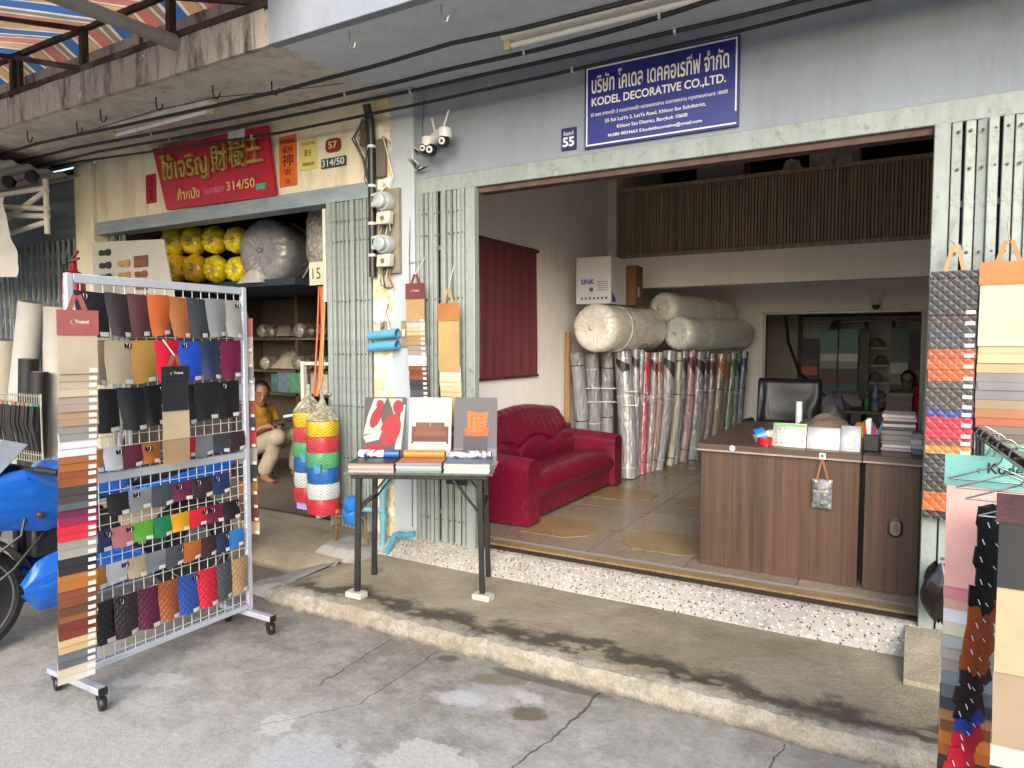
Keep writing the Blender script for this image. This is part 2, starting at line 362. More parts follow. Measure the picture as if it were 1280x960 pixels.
@special('awning_fabric')
def m_awn(t):
    x, y, z = t.sep()
    fr = t.math('FRACT', t.math('MULTIPLY', t.math('ADD', x, 20), 1/.60))
    rp = t.n('ShaderNodeValToRGB'); rp.color_ramp.interpolation = 'CONSTANT'; e = rp.color_ramp.elements
    stops = [(0, '#2f6db0'), (.22, '#e3ddd6'), (.27, '#c9a478'), (.47, '#a5896a'), (.5, '#e3ddd6'), (.55, '#c4766c'), (.74, '#9c8577'), (.8, '#d9d0c4'), (.84, '#8d8072'), (.94, '#e3ddd6')]
    e[0].position, e[0].color = 0, (*lin(stops[0][1]), 1); e[1].position, e[1].color = stops[1][0], (*lin(stops[1][1]), 1)
    for p, h in stops[2:]:
        q = e.new(p); q.color = (*lin(h), 1)
    t.l(fr, rp.inputs[0]); c = t.mix(t.ramp(t.noise(3, 6), .4, .7, .15, .6), rp.outputs[0], lin('#5a4c44'))
    t.base(c); t.bump(t.noise(14, 4), .2, .01); m = t.set(rough=.8)
    tr = t.n('ShaderNodeBsdfTranslucent'); t.l(c, tr.inputs[0]); mx = t.n('ShaderNodeMixShader'); mx.inputs[0].default_value = .4
    t.l(t.b.outputs[0], mx.inputs[1]); t.l(tr.outputs[0], mx.inputs[2]); t.l(mx.outputs[0], t.t.nodes['Material Output'].inputs[0]); return m
@special('shop_floor_stone')
def m_floor(t):
    oi = t.n('ShaderNodeObjectInfo').outputs['Random']; t.co = t.n('ShaderNodeNewGeometry').outputs['Position']
    v = t.vor(75, 'F1', 'Color'); f = t.noise(3, 7, .7)
    g = t.n('ShaderNodeRGBToBW'); t.l(v, g.inputs[0])
    c = t.mix(t.ramp(f, .3, .7), lin('#6a5e4f'), lin('#897c69')); c = t.mix(t.ramp(g.outputs[0], .35, .8, 0, .55), c, lin('#a39a8a'))
    c = t.mix(t.math('MULTIPLY', oi, .4), c, lin('#54493c'))
    t.base(c); return t.set(rough=t.ramp(f, .3, .7, .24, .42))
@special('floor_inlay_pebble')
def m_inlay(t):
    v = t.vor(70, 'DISTANCE_TO_EDGE', 'Distance'); f = t.noise(4, 6)
    c = t.mix(t.ramp(f, .3, .7), lin('#786646'), lin('#94805a')); c = t.mix(t.ramp(v, 0, .12, .75, 0), c, lin('#4a3d28'))
    t.base(c); return t.set(rough=.38)
def glow_free_glass():
    if 'glass' not in MATS:
        t = NT('clear_glass'); t.base((.82, .95, .9)); MATS['glass'] = t.set(rough=.03, trans=.92); t.b.inputs['IOR'].default_value = 1.3
    return MATS['glass']
WHITE = lambda: mat('#dcdcda', .4, var=.06)
BLACK = lambda: mat('#1a1a1b', .45, var=.2)
STEEL = lambda: mat('#b9bcc0', .3, .9, var=.08)
GATE = m_gate
# ================================================================ THE SETTING
# street: one sheet to the horizon, gently uneven near the shop
b = MB(); b.sheet(lambda u, v: (-120 + 240*u, -118 + 240*v, 0), 2, 2)
st = struct(b.build('street', m_street()))
# raised kerb pavement in front of the shop (worn rounded nosing)
def ledge_pt(u, v):
    x = -3.42 + 4.62 * u; prof = [(2.868,-.03),(2.866,.03),(2.872,.072),(2.89,.093),(2.93,.1),(3.05,.1),(3.3,.102),(3.55,.104),(3.74,.104)]
    i = min(int(v * 8 + 1e-6), 7); f_ = v * 8 - i; y = prof[i][0]*(1-f_) + prof[i+1][0]*f_; z = prof[i][1]*(1-f_) + prof[i+1][1]*f_
    n1 = noise.noise((x*2.1, y*2, 3)); n2 = noise.noise((x*9, y*9, 8))
    n3 = noise.noise((x*21, y*17, z*30))
    if v < .55: y += n1*.020 + n2*.014 + n3*.007; z += (n2*.008 + n3*.005)*(1 if v > .1 else 0)
    z += n1 * .004
    if u < .05 and v > .1: z -= (.05-u)*.6
    if u < 1e-6: z = -.03
    return (x, y, z)
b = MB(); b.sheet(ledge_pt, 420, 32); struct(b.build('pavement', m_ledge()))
# concrete apron of the next-door unit, with a rough mortar ramp between the two
def apron(u, v):
    x = -11 + 7.66*u; prof = [(3.30,-.02),(3.36,.06),(3.44,.105),(3.52,.118),(3.7,.135),(3.885,.15)]
    i = min(int(v*5+1e-6), 4); f_ = v*5-i; y = prof[i][0]*(1-f_)+prof[i+1][0]*f_; z = prof[i][1]*(1-f_)+prof[i+1][1]*f_
    n = noise.noise((x*3, y*5, 1)); return (x, y + n*.02*(1-v), z + n*.008)
b = MB(); b.sheet(apron, 120, 15); struct(b.build('path', m_ledge()))
def mort(u, v):
    y = 2.895 + .66*v; x = -3.86 + .10*v + (.50 - .10*v)*u; s_ = u*u*(3 - 2*u)
    z = -.012 + (.088 + .025*v)*s_ + .014*noise.noise((x*7, y*5, 2))*min(1, 4*u)*(1.2-u) + .006*noise.noise((x*21, y*19, 4))
    return (x, y, -.015 + (z + .015)*min(1, v*7))
b = MB(); b.sheet(mort, 30, 46); struct(b.build('cement_ramp', m_cement()))
b = MB(); b.sheet(lambda u, v: (-3.68 + .46*u, 3.46 + .37*v, .095 + .065*min(1, v*5)*min(1, u*6)*min(1, (1-u)*6) + .008*noise.noise((u*6, v*4, 1))), 20, 16, .1); struct(b.build('cement_patch', m_cement()))
# terrazzo sill rising from the pavement to the shop floor
def sill(u, v):
    x = -3.34 + 3.40*u; p = [(3.695,.09),(3.705,.112),(3.78,.175),(3.845,.214),(3.885,.219)]
    i = min(int(v*4+1e-6), 3); f_ = v*4-i; n = noise.noise((x*2.3, v, 5))
    return (x, p[i][0]*(1-f_)+p[i+1][0]*f_ + n*.012*(1-v), p[i][1]*(1-f_)+p[i+1][1]*f_)
b = MB(); b.sheet(sill, 60, 16); struct(b.build('terrazzo_sill', m_terrazzo()))
# shop floor: bed, single stone tiles, pebble inlays, threshold strips
b = MB(); b.box(-3.15, .85, 3.88, 13.2, .05, .212); fl = struct(b.build('shop_floor', mat('#4a443d', .7)))
tile = None
for iy in range(9):
    for ix in range(6):
        x0 = -3.1 + ix*.64; y0 = 4.13 + iy*.62
        if tile is None:
            b = MB(); b.box(.003, .637, .003, .617, -.01, .006); tile = b.build('tile', m_floor()); o = tile
        else:
            o = tile.copy(); col.objects.link(o)
        o.location = (x0, y0, .214); o.parent = fl
inl = None
for iy in range(5):
    for ix in range(3):
        if (ix, iy) == (2, 0): continue
        cx, cy_ = -2.27 + ix*.85, 4.60 + iy*1.32
        if inl is None:
            b = MB(); b.prism([(-.31,-.12),(-.17,-.25),(.17,-.25),(.31,-.12),(.31,.12),(.17,.25),(-.17,.25),(-.31,.12)], (0,0,0), (1,0,0), (0,1,0), .004); inl = b.build('floor_inlay', m_inlay()); o = inl
        else:
            o = inl.copy(); col.objects.link(o)
        o.location = (cx, cy_, .2208); o.parent = fl
b = MB(); b.box(-2.52, .06, 3.985, 4.07, .2, .226); b.build('threshold_strip', m_inlay(), fl)
b = MB(); b.box(-2.52, .06, 3.925, 3.955, .2, .222); b.box(-2.52, .06, 3.89, 3.91, .2, .223); b.build('gate_track', mat('#3a3028', .6, .3), fl)
b = MB(); b.box(-2.52, .06, 4.074, 4.126, .2, .221); b.build('threshold_tile', mat('#8d8a84', .45, bump=.2, scale=60), fl)
b = MB(); b.box(-6.95, -3.36, 3.886, 8.2, 0, .215); struct(b.build('floor', mat('#655d52', .5, var=.25, scale=3)))
b = MB(); b.box(-6.85, -3.8, 3.89, 3.925, .16, .222); b.build('gate_track', mat('#443a31', .6), bpy.data.objects['floor'])

# ---------------------------------------------------------------- grey shop unit
S = thing('shophouse', 'grey painted shop unit with wide open front and sage green lintel', 'shophouse', (-1.2, 3.88, .2))
b = MB(); b.box(-3.2, 4.2, 3.88, 4.08, 2.7, 8); b.build('facade_wall', m_grey(), S)
b = MB(); b.box(-2.985, 4.2, 3.86, 4.02, 2.6, 2.706); b.build('lintel', GATE(), S, .004)
b = MB(); b.box(-2.5, .06, 3.885, 3.97, 2.565, 2.599); b.build('door_rail', mat('#4a3830', .8, var=.35, scale=14), S)
b = MB(); b.box(-3.36, -2.985, 3.83, 4.06, .1, 3.319); b.build('pillar', m_pillar(), S, .006)
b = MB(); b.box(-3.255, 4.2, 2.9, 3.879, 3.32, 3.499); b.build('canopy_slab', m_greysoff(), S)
b = MB(); b.box(-3.25, 4.2, 2.84, 2.899, 3.285, 3.95); b.build('canopy_fascia', m_grey(), S, .004)
b = MB(); b.box(-3.3, -3.1, 4.061, 13.2, .0, 4.2); b.build('side_wall', m_in(), S)
b = MB(); b.box(.80, .95, 4.1, 13.2, .0, 4.2); b.build('side_wall', m_in(), S)
b = MB(); b.box(-3.1, .80, 11.9, 12.1, .0, 4.2); b.build('rear_wall', m_in(), S)
b = MB(); b.box(-3.1, .80, 4.081, 13.0, 4.0, 4.2); b.build('ceiling', m_in(), S)
b = MB(); b.box(-3.1, .80, 7.581, 13.0, 2.42, 2.549); b.build('mezzanine_floor', m_in(), S)
b = MB(); b.box(-3.1, .80, 7.58, 7.78, 2.21, 2.5495); b.box(-3.1, -3.0, 7.575, 7.78, 2.552, 4.0); b.build('beam', m_in(), S)
b = MB(); b.box(-3.1, .80, 9.6, 9.7, 2.552, 4.0); b.build('mezzanine_wall', mat('#2a2623', .8), S)
b = MB(); b.box(-3.1, -1.70, 9.45, 9.55, .2, 2.419); b.box(.1, .80, 9.45, 9.55, .2, 2.419); b.box(-1.70, .1, 9.45, 9.55, 1.985, 2.419); b.build('partition_wall', m_in(), S)
b = MB(); b.box(-1.70, -1.665, 9.42, 9.57, .22, 1.984); b.box(.065, .1, 9.42, 9.57, .22, 1.984); b.box(-1.664, .064, 9.42, 9.57, 1.955, 1.984); b.build('door_frame', mat('#8a8c86', .4, .5), S)
b = MB()
n = 118
for i in range(n):
    x = -2.98 + 3.76*(i + .5)/n; b.box(x - .0135, x + .0095, 7.62 + .008*(i % 3 == 0), 7.65, 2.60, 3.30)
b.build('slats', m_slat(), S, kind='stuff')
b = MB(); b.box(-2.99, .8, 7.585, 7.66, 2.551, 2.598); b.box(-2.99, .8, 7.60, 7.66, 3.302, 3.345); b.build('slat_rail', m_slat(), S, .003)
b = MB(); b.box(-2.99, .8, 7.66, 7.67, 2.60, 3.30); b.build('slat_backing', mat('#241b16', .8), S)

# ---------------------------------------------------------------- cream shop unit next door
N = thing('shophouse', 'cream painted shop unit with stained concrete canopy and dark crowded interior', 'shophouse', (-5, 3.88, .2))
b = MB(); b.box(-6.86, -3.2005, 3.88, 4.08, 2.74, 3.5); b.box(-11, -3.2005, 3.88, 4.08, 3.5, 8); b.build('facade_wall', m_cream(), N)
b = MB(); b.box(-6.84, -3.365, 3.86, 4.02, 2.625, 2.739); b.build('lintel', mat('#7f8d94', .5, var=.18, scale=4, stretch=(1,1,4)), N, .004)
b = MB(); b.box(-7.17, -6.865, 3.84, 4.08, .0, 3.319); b.build('pillar', m_cream(), N, .01)
b = MB(); b.box(-11.5, -3.256, 2.9, 3.879, 3.322, 3.499); b.build('canopy_slab', m_soffit(), N)
b = MB()
def fas(u, v):
    x = -11.5 + 8.24*u; z = [3.300, 3.300, 3.52, 3.52][int(v*3 + .5)]; y = [2.899, 2.862, 2.862, 2.93][int(v*3 + .5)]
    k = noise.noise((x*4, z*9, 1)); return (x, y + .008*k, z + .006*noise.noise((x*7, 2, z)))
b.sheet(fas, 160, 3); b.build('canopy_fascia', m_oldc(), N, sharp=.4)
b = MB(); b.box(-11.5, -3.256, 2.985, 3.12, 3.5, 3.715); b.build('canopy_upstand', m_oldc(), N)
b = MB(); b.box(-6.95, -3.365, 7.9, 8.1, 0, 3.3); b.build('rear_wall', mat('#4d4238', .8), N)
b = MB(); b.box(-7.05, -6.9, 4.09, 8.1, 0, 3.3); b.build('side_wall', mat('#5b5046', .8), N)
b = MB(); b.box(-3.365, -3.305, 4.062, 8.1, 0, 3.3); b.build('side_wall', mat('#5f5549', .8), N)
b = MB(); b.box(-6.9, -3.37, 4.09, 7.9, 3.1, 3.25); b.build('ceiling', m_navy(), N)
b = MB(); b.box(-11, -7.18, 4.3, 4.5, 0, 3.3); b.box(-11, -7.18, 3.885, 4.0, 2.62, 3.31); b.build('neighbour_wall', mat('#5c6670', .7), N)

# folding steel gates: every upright a bar of its own
def gate(label, x0, x1, z0, z1, pitch, y=3.86, post=None, rows=(.06,.12,.3,.46,.62,.78,.93), gap=.5, lattice=False, mt=None):
    mt = mt or GATE()
    g = thing('folding_gate', label, 'gate', (x0, y, z0)); w = pitch*(1 - gap*.58)
    n = int((x1 - x0)/pitch); src = None
    for i in range(n):
        if src is None:
            b = MB(); b.box(-w/2, w/2, -.012, .016, 0, z1 - z0); src = b.build('bar', mt, None, .003); o = src
        else:
            o = src.copy(); col.objects.link(o)
        o.parent = g; jx = rnd.uniform(-.1, .1)*pitch
        o.location = ((i + .5)*pitch + jx, rnd.uniform(-.008, .008) + (.014 if i % 3 == 2 else 0), 0); o.rotation_euler = (0, rnd.uniform(-.003, .003), rnd.uniform(-.16, .16))
    for r_ in rows:
        b = MB(); z = z0 + (z1 - z0)*(1 - r_)
        for i in range(n): b.lathe([(.0075,0),(.0065,.005),(.003,.007)], (x0 + (i+.5)*pitch, y - .012, z + rnd.uniform(-.003,.003)), (0,-1,0), 7)
        b.build('rivet_row', mat('#5b534b', .6, .4), g, kind='stuff')
    b = MB()
    for k in range(5):
        za = z0 + (z1 - z0)*(.08 + .19*k)
        if lattice:
            for i in range(0, n - 2, 2):
                b.bar((x0 + i*pitch, y + .03, za), (x0 + (i+2)*pitch, y + .03, za + .34), .006, .022); b.bar((x0 + (i+2)*pitch, y + .04, za), (x0 + i*pitch, y + .04, za + .34), .006, .022)
        else:
            b.box(x0, x1, y + .034, y + .04, za, za + .03)
    b.build('lattice', mt, g, kind='stuff')
    if not lattice:
        b = MB(); b.box(x0 - .01, x1, y + .055, y + .065, z0, z1); b.build('dark_gap_backing', mat('#1d2222', .8), g)  # near-black sheet added behind the bars; its colour paints shade into the gaps
    if post:
        b = MB(); b.box(post[0], post[1], y - .02, y + .035, z0 - .005, z1); b.build('gate_post', mt, g, .004)
        b = MB(); xm = (post[0] + post[1])/2; b.lathe([(.016,0),(.014,.012),(.006,.02)], (xm, y - .02, 1.2), (0,-1,0), 10); b.box(xm - .012, xm + .012, y - .024, y - .0205, 1.12, 1.16); b.build('lock', mat('#8b8d8c', .35, .8), g)
    return g
gate('sage green folding gate stacked at the right edge of the dark shop', -3.80, -3.37, .2, 2.62, .0375, post=(-3.815, -3.785))
gate('sage green folding gate between the wall pillar and the red blind', -2.985, -2.575, .21, 2.60, .037, post=(-2.573, -2.50))
gate('sage green folding gate at the far right holding two leather sample strips', .125, 1.3, .2, 2.60, .047, post=(.052, .118), rows=(.02,.09,.25,.4,.55,.7,.85), gap=.25)
gate('grey folding gate with lattice behind the white tarpaulin', -10.6, -7.18, .1, 2.62, .10, y=3.86, rows=(.3,.6), gap=1.9, lattice=True, mt=mat('#8e9393', .5, .2))
gate('short leftover folding gate piece at the cream pillar', -6.84, -6.45, .2, 2.62, .08, y=3.95, rows=(.1,.5), gap=1.4, lattice=True, mt=mat('#8b9694', .5, .1))
b = MB(); b.box(.119, 3.5, 3.95, 4.05, .1, 2.6); b.build('blocked_bay', mat('#3d4342', .8), S)
b = MB()
def rampblk(u, v):
    x = .0 + 1.2*u; p = [(3.40,.09),(3.405,.125),(3.72,.205),(3.845,.212)]; i = min(int(v*3+1e-6), 2); f_ = v*3 - i
    return (x, p[i][0]*(1-f_)+p[i+1][0]*f_, p[i][1]*(1-f_)+p[i+1][1]*f_ + .005*noise.noise((x*9, v*4, 1)))
b.sheet(rampblk, 20, 9, .08); struct(b.build('concrete_step', m_ledge()))

# ---------------------------------------------------------------- awning, rusty frame, pipe
A = thing('awning', 'striped blue, red and tan fabric awning on a rusty steel frame', 'awning', (-6, 2.9, 3.5))
def awn(u, v):
    x = -10.5 + 7.6*u; y = .2 + 2.72*v; z = 3.24 + .615*v - .05*math.sin(v*math.pi)*(1 - abs(((x*1.0) % 1.0) - .5)) + .02*noise.noise((x*2, y*2, 0))
    return (x, y, z)
b = MB(); b.sheet(awn, 60, 14); b.build('canopy_fabric', m_awn(), A)
b = MB(); b.sheet(lambda u, v: (-10.5 + 7.6*u, 2.925 + .33*v, 3.852 - .20*v + .015*noise.noise((u*30, v*3, 0))), 60, 3); b.build('rear_flap', m_awn(), A)
for nm, pts, w in [('bottom_chord', ((-11,2.872,3.535),(-2.9,2.872,3.535)), .04), ('top_chord', ((-11,2.905,3.835),(-2.9,2.905,3.835)), .035), ('front_chord', ((-11,.25,3.215),(-2.9,.25,3.215)), .04)]:
    b = MB(); b.bar(*pts, w); b.build(nm, m_rust(), A)
for x in (-9.0, -8.0, -7.1, -6.18, -6.08, -5.2, -4.2, -3.28):
    b = MB(); b.bar((x, 2.885, 3.5), (x, 2.89, 3.84), .045 if x != -6.08 else .03); b.build('upright', m_rust(), A)
for x in (-6.12, -4.2): 
    b = MB(); b.bar((x - .0, 2.87, 3.80), (x + .88, 2.87, 3.55), .035); b.build('brace', m_rust(), A)
for x in (-8.2, -6.15, -5.2, -3.3):
    b = MB(); b.bar((x, 2.9, 3.82), (x, .3, 3.21), .03, .03); b.build('rafter', m_rust(), A)
b = MB(); b.tube([(-4.12, -.4, 3.44), (-4.12, 2.95, 3.49)], .043, 14); b.tube([(-4.12, 2.75, 3.487), (-4.12, 2.9, 3.489)], .05, 14)
tag(b.build('drain_pipe', mat('#85837f', .5, var=.2, scale=5)), 'long grey pipe sticking out over the street under the awning', 'pipe')
# white truss, tarpaulin and sheet roof at the far left
T = thing('roof_truss', 'white painted pipe truss fixed to the cream pillar', 'truss', (-6.9, 3.4, 2.6))
for p in [((-10, 3.55, 3.12), (-7.0, 3.5, 3.02)), ((-10, 3.4, 3.16), (-6.98, 3.5, 2.83)), ((-10, 3.4, 3.06), (-6.98, 3.5, 2.76)), ((-8.1, 3.5, 2.70), (-6.98, 3.5, 3.0)), ((-8.2, 3.5, 2.62), (-7.0, 3.5, 2.71)), ((-7.0, 3.5, 2.6), (-7.0, 3.5, 3.1))]:
    b = MB(); b.tube(p, .024, 10); b.build('pipe', mat('#cfccc6', .5, var=.12), T)
def tarp(u, v):
    x = -9.0 + 1.72*u + .04*math.sin(v*3); z = 2.93 - .72*v - .06*(1-u)*(1-v); y = 3.30 + .05*math.sin(u*17 + v*4)*(.4+v) + .03*noise.noise((u*7, v*5, 1)); return (x, y, z)
b = MB(); b.sheet(tarp, 50, 24); tag(b.build('tarpaulin', mat('#c8c5bf', .75, var=.1, scale=3)), 'off-white tarpaulin hanging from the pipe truss', 'tarpaulin')
RS = thing('sheet_roof', 'corrugated metal roof edge above the pipe truss', 'roof', (-9, 3, 3.2))
b = MB(); b.sheet(lambda u, v: (-11 + 3.95*u, 2.5 + 1.35*v, 3.235 + .012*math.sin(v*60) - .04*v), 2, 90); b.build('sheet', mat('#9a9690', .5, .3), RS)
for k in range(3):
    b = MB(); b.lathe([(.03,0),(.06,.03),(.055,.09),(.02,.11)], (-7.1 - .42*k, 3.45, 3.17), (0,-.3,-1), 12); b.build('spot_lamp', BLACK(), RS)
b = MB(); b.tube([(-9, 3.45, 3.24), (-7.9, 3.45, 3.20), (-7.4, 3.45, 3.23), (-6.9, 3.5, 3.2)], .012, 6); b.build('lamp_cable', BLACK(), RS)
TONE = .68
# ================================================================ SIGNS ON THE WALL
FX, FZ = (1,0,0), (0,0,1)
def plate(name, label, cat, x0, x1, z0, z1, m, y=3.878, th=.012, group=None):
    t = thing(name, label, cat, ((x0+x1)/2, y, z0)); b = MB(); b.box(x0, x1, y - th, y, z0, z1); b.build('board', m, t, .001)
    if group: t['group'] = group
    return t
W_ = mat('#f0f0ee', .5, var=.02, bump=0)
s = plate('company_sign', 'dark blue company sign board with white Thai and English lettering', 'sign', -1.731, -.842, 2.735, 3.208, mat('#181c80', .35, var=.05, bump=0, coat=.2), th=.02)
y = 3.857
b = MB(); x0, x1, z0, z1 = -1.72, -.853, 2.747, 3.197; w = .008
for q in [(x0,x1,z0,z0+w),(x0,x1,z1-w,z1),(x0,x0+w,z0+w,z1-w),(x1-w,x1,z0+w+.06,z1-w)]: b.box(q[0], q[1], y - .001, y + .001, q[2], q[3])
b.build('border', W_, s)
text('บริษัท โคเดล เดคคอเรทีฟ จำกัด', (-1.685, y, 3.045), FX, FZ, .79, .115, W_, s, .014)
text('KODEL DECORATIVE CO.,LTD.', (-1.685, y, 2.965), FX, FZ, .775, .055, W_, s, .02)
text('55 ซอย ลาดหญ้า 2 ถนนลาดหญ้า แขวงคลองสาน เขตคลองสาน กรุงเทพมหานคร 10600', (-1.69, y, 2.907), FX, FZ, .79, .030, W_, s, .01)
text('55 Soi LatYa 2, LatYa Road, Khlong San Subdistrict,', (-1.60, y, 2.862), FX, FZ, .585, .026, W_, s, .015)
text('Khlong San District, Bangkok 10600', (-1.525, y, 2.820), FX, FZ, .41, .026, W_, s, .015)
text('M:086 0024663 E:kodeldecorative@gmail.com', (-1.58, y, 2.778), FX, FZ, .545, .024, W_, s, .015)
s = plate('number_plate', 'small blue plate with white 55 beside the big blue sign', 'sign', -1.887, -1.79, 2.748, 2.878, mat('#1c1f62', .4, var=.04, bump=0))
text('55', (-1.877, 3.865, 2.766), FX, FZ, .077, .056, W_, s, .03); text('ต้นอุดมที่', (-1.872, 3.865, 2.826), FX, FZ, .068, .033, W_, s, .01)
TONE = 1.0
# old red shop sign hung leaning forward
RS_ = thing('shop_sign', 'red shop sign with raised gold Thai and Chinese characters', 'sign', (-5.1, 3.85, 2.76))
def tilt(u, v): return Vector((-5.80 + .05*(1-v) - .0*v + (1.385 + .02)*u - .05*0, 3.84 - .035*v, 2.755 + .535*v - .02*u))
b = MB(); b.add([tilt(0,0)+Vector((.03,0,0)), tilt(1,0), tilt(1,1), tilt(0,1)-Vector((.04,0,0)), tilt(0,0)+Vector((.03,.03,0)), tilt(1,0)+Vector((0,.03,0)), tilt(1,1)+Vector((0,.03,0)), tilt(0,1)+Vector((-.04,.03,0))],
      [(0,1,2,3),(7,6,5,4),(0,4,5,1),(1,5,6,2),(2,6,7,3),(3,7,4,0)]); b.build('board', mat('#a3122e', .45, var=.18, scale=5), RS_)
GOLD = mat('#b39a55', .38, .55, var=.3, scale=14)
ux = (1, 0, -.014); uy = Vector((0, -.065, 1)).normalized()
def raised(body, o, w, h, d, off):
    t = text(body, o, ux, uy, w, h, GOLD, RS_, off, .0, 'raised_letters')
    m_ = t.modifiers.new('s', 'SOLIDIFY'); m_.thickness = d; m_.offset = 1
raised('ไช้เจริญ', (-5.70, 3.818, 2.955), .62, .25, .03, .014)
raised('財', (-5.03, 3.814, 2.985), .2, .21, .03, .005); raised('樹', (-4.81, 3.814, 2.99), .2, .21, .03, .0); raised('王', (-4.60, 3.812, 3.0), .16, .2, .03, .012)
text('ค้าหนัง', (-5.54, 3.832, 2.815), ux, uy, .30, .10, mat('#c9a469', .5), RS_, .02, .003)
b = MB(); b.obox((-5.06, 3.831, 2.85), (.26, .003, .05)); b.build('faded_lettering', mat('#b04a64', .6, var=.45, scale=55), RS_)
text('314/50', (-4.90, 3.831, 2.825), ux, uy, .34, .075, mat('#c9a469', .5), RS_, .02, .003)
b = MB(); b.obox((-4.73, 3.798, 3.235), (.20, .004, .085)); b.build('sticker', mat('#c9d2d6', .5, var=.25, scale=25), RS_)
b = MB(); b.obox((-4.50, 3.832, 2.82), (.11, .004, .045)); b.build('sticker', mat('#3f9d8c', .5, var=.25, scale=30), RS_)
TONE = .85
def paper(name, label, x0, x1, z0, z1, hx, ink, rows):
    t = plate(name, label, 'paper', x0, x1, z0, z1, mat(hx, .8, var=.12, scale=12), th=.004)
    for (body, fx, fz, fw, fh) in rows: text(body, (x0 + fx*(x1-x0), 3.873, z0 + fz*(z1-z0)), FX, FZ, fw*(x1-x0), fh*(z1-z0), ink, t, .0, .0015)
    return t
INK = mat('#33200f', .8); RED = mat('#8c3a22', .8)
paper('talisman_paper', 'orange paper talisman with black characters right of the red sign', -4.335, -4.145, 2.80, 3.185, '#d8671c', INK, [('天官賜福', .08, .84, .84, .1), ('福祿', .2, .66, .6, .14), ('神', .18, .40, .64, .24), ('安', .3, .22, .4, .13), ('吉', .35, .05, .3, .1)])
paper('talisman_paper', 'pale yellow paper talisman beside the orange one', -4.11, -3.93, 2.90, 3.13, '#d9cd7c', RED, [('平安大吉', .1, .78, .8, .12), ('敕令', .3, .42, .4, .26), ('福壽康寧', .15, .12, .7, .12)])
paper('talisman_paper', 'narrow dark red paper strip left of the red sign', -6.06, -5.91, 2.845, 3.10, '#a3182c', INK, [('招', .3, .76, .4, .16), ('財', .3, .54, .4, .16), ('進', .3, .32, .4, .16), ('寶', .3, .1, .4, .16)])
t = thing('house_number', 'small oval brown plate with cream 57', 'sign', (-3.76, 3.87, 3.03)); b = MB()
b.prism([(.075*math.copysign(abs(math.cos(a))**.5, math.cos(a)), .05*math.copysign(abs(math.sin(a))**.6, math.sin(a))) for a in [i*math.pi/12 for i in range(24)]], (-3.76, 3.878, 3.045), (1,0,0), (0,0,1), .01); b.build('board', mat('#7a2e1c', .4), t)
text('57', (-3.805, 3.867, 3.02), FX, FZ, .09, .052, mat('#e2cfa0', .5), t, .02)
t = plate('house_number', 'dark green plate with white 314/50 under the oval number', 'sign', -3.88, -3.635, 2.885, 2.955, mat('#2f4447', .45)); text('314/50', (-3.87, 3.865, 2.895), FX, FZ, .225, .05, W_, t, .01)

# ---------------------------------------------------------------- tube lights under the canopy
def tube_light(label, x0, x1, y):
    t = thing('tube_light', label, 'lamp', ((x0+x1)/2, y, 3.3)); b = MB(); b.box(x0, x1, y - .04, y + .04, 3.275, 3.318); b.build('housing', mat('#f2f0e6', .5), t, .004)
    b = MB(); b.tube([(x0 + .05, y, 3.245), (x1 - .05, y, 3.245)], .0145, 12); b.build('tube', mat('#fbfdfd', .3, var=.02, bump=0), t)
    for x in (x0 + .03, x1 - .03): b = MB(); b.box(x - .018, x + .018, y - .02, y + .02, 3.222, 3.2745); b.build('end_cap', mat('#d9cf9c', .5), t)
tube_light('long fluorescent tube light on the grey canopy above the blue sign', -2.05, -.80, 3.46)
tube_light('fluorescent tube light on the stained canopy above the red sign', -5.62, -4.38, 3.32)

TONE = .7
# ---------------------------------------------------------------- cables
CB = mat('#17181a', .5, var=.2)
def cable(label, pts, r, clips=0):
    out = []; k = 9
    for i in range(len(pts)-1):
        for j in range(k):
            f = j/k; p = Vector(pts[i]).lerp(Vector(pts[i+1]), f); p.z -= .005*math.sin(f*math.pi) + .004*noise.noise((p.x*2, i, 1)); out.append(p)
    out.append(Vector(pts[-1])); t = thing('power_cable', label, 'cable', pts[0]); b = MB(); b.tube(out, r, 8); b.build('cable', CB, t)
    for c in range(clips):
        p = out[int(len(out)*(c + .5)/clips)]; b = MB(); b.obox(p, (.012, .03, .03)); b.build('clip', mat('#c8c8c4', .6), t)
cable('uppermost of the four black cables along the canopy', [(-9,3.22,3.285),(-6.5,3.2,3.28),(-3.58,3.2,3.195),(-2.23,3.2,3.21),(-1.36,3.2,3.19),(1.5,3.2,3.20)], .0125)
cable('second black cable from the top along the canopy', [(-9,3.42,3.30),(-6.39,3.42,3.275),(-3.81,3.42,3.19),(-2.45,3.42,3.18),(-1.45,3.42,3.175),(-.88,3.42,3.21),(1.5,3.42,3.23)], .013, 6)
cable('third black cable from the top along the canopy', [(-9,3.55,3.28),(-6.2,3.55,3.255),(-3.96,3.55,3.185),(-1.84,3.55,3.16),(-.50,3.55,3.17),(1.5,3.55,3.19)], .012, 5)
cable('lowest of the four black cables crossing the signs', [(-9,3.70,3.30),(-6.79,3.70,3.28),(-4.13,3.70,3.145),(-1.92,3.70,3.14),(-.26,3.70,3.175),(1.5,3.70,3.19)], .0105, 4)
for i, (x, y) in enumerate([(-6.35,3.05),(-5.75,3.12),(-5.3,3.05),(-4.7,3.1),(-4.15,3.15),(-3.75,3.3)]):
    b = MB(); b.tube([(x,y,3.325),(x,y,3.27),(x+.015,y,3.235),(x+.045,y,3.225),(x+.07,y,3.245),(x+.075,y,3.265)], .005, 6)
    tag(b.build('ceiling_hook', mat('#35302c', .6, .5)), f'bent wire hook under the stained canopy, {["first","second","third","fourth","fifth","sixth"][i]} from the left', 'hook', 'hooks under the stained canopy')
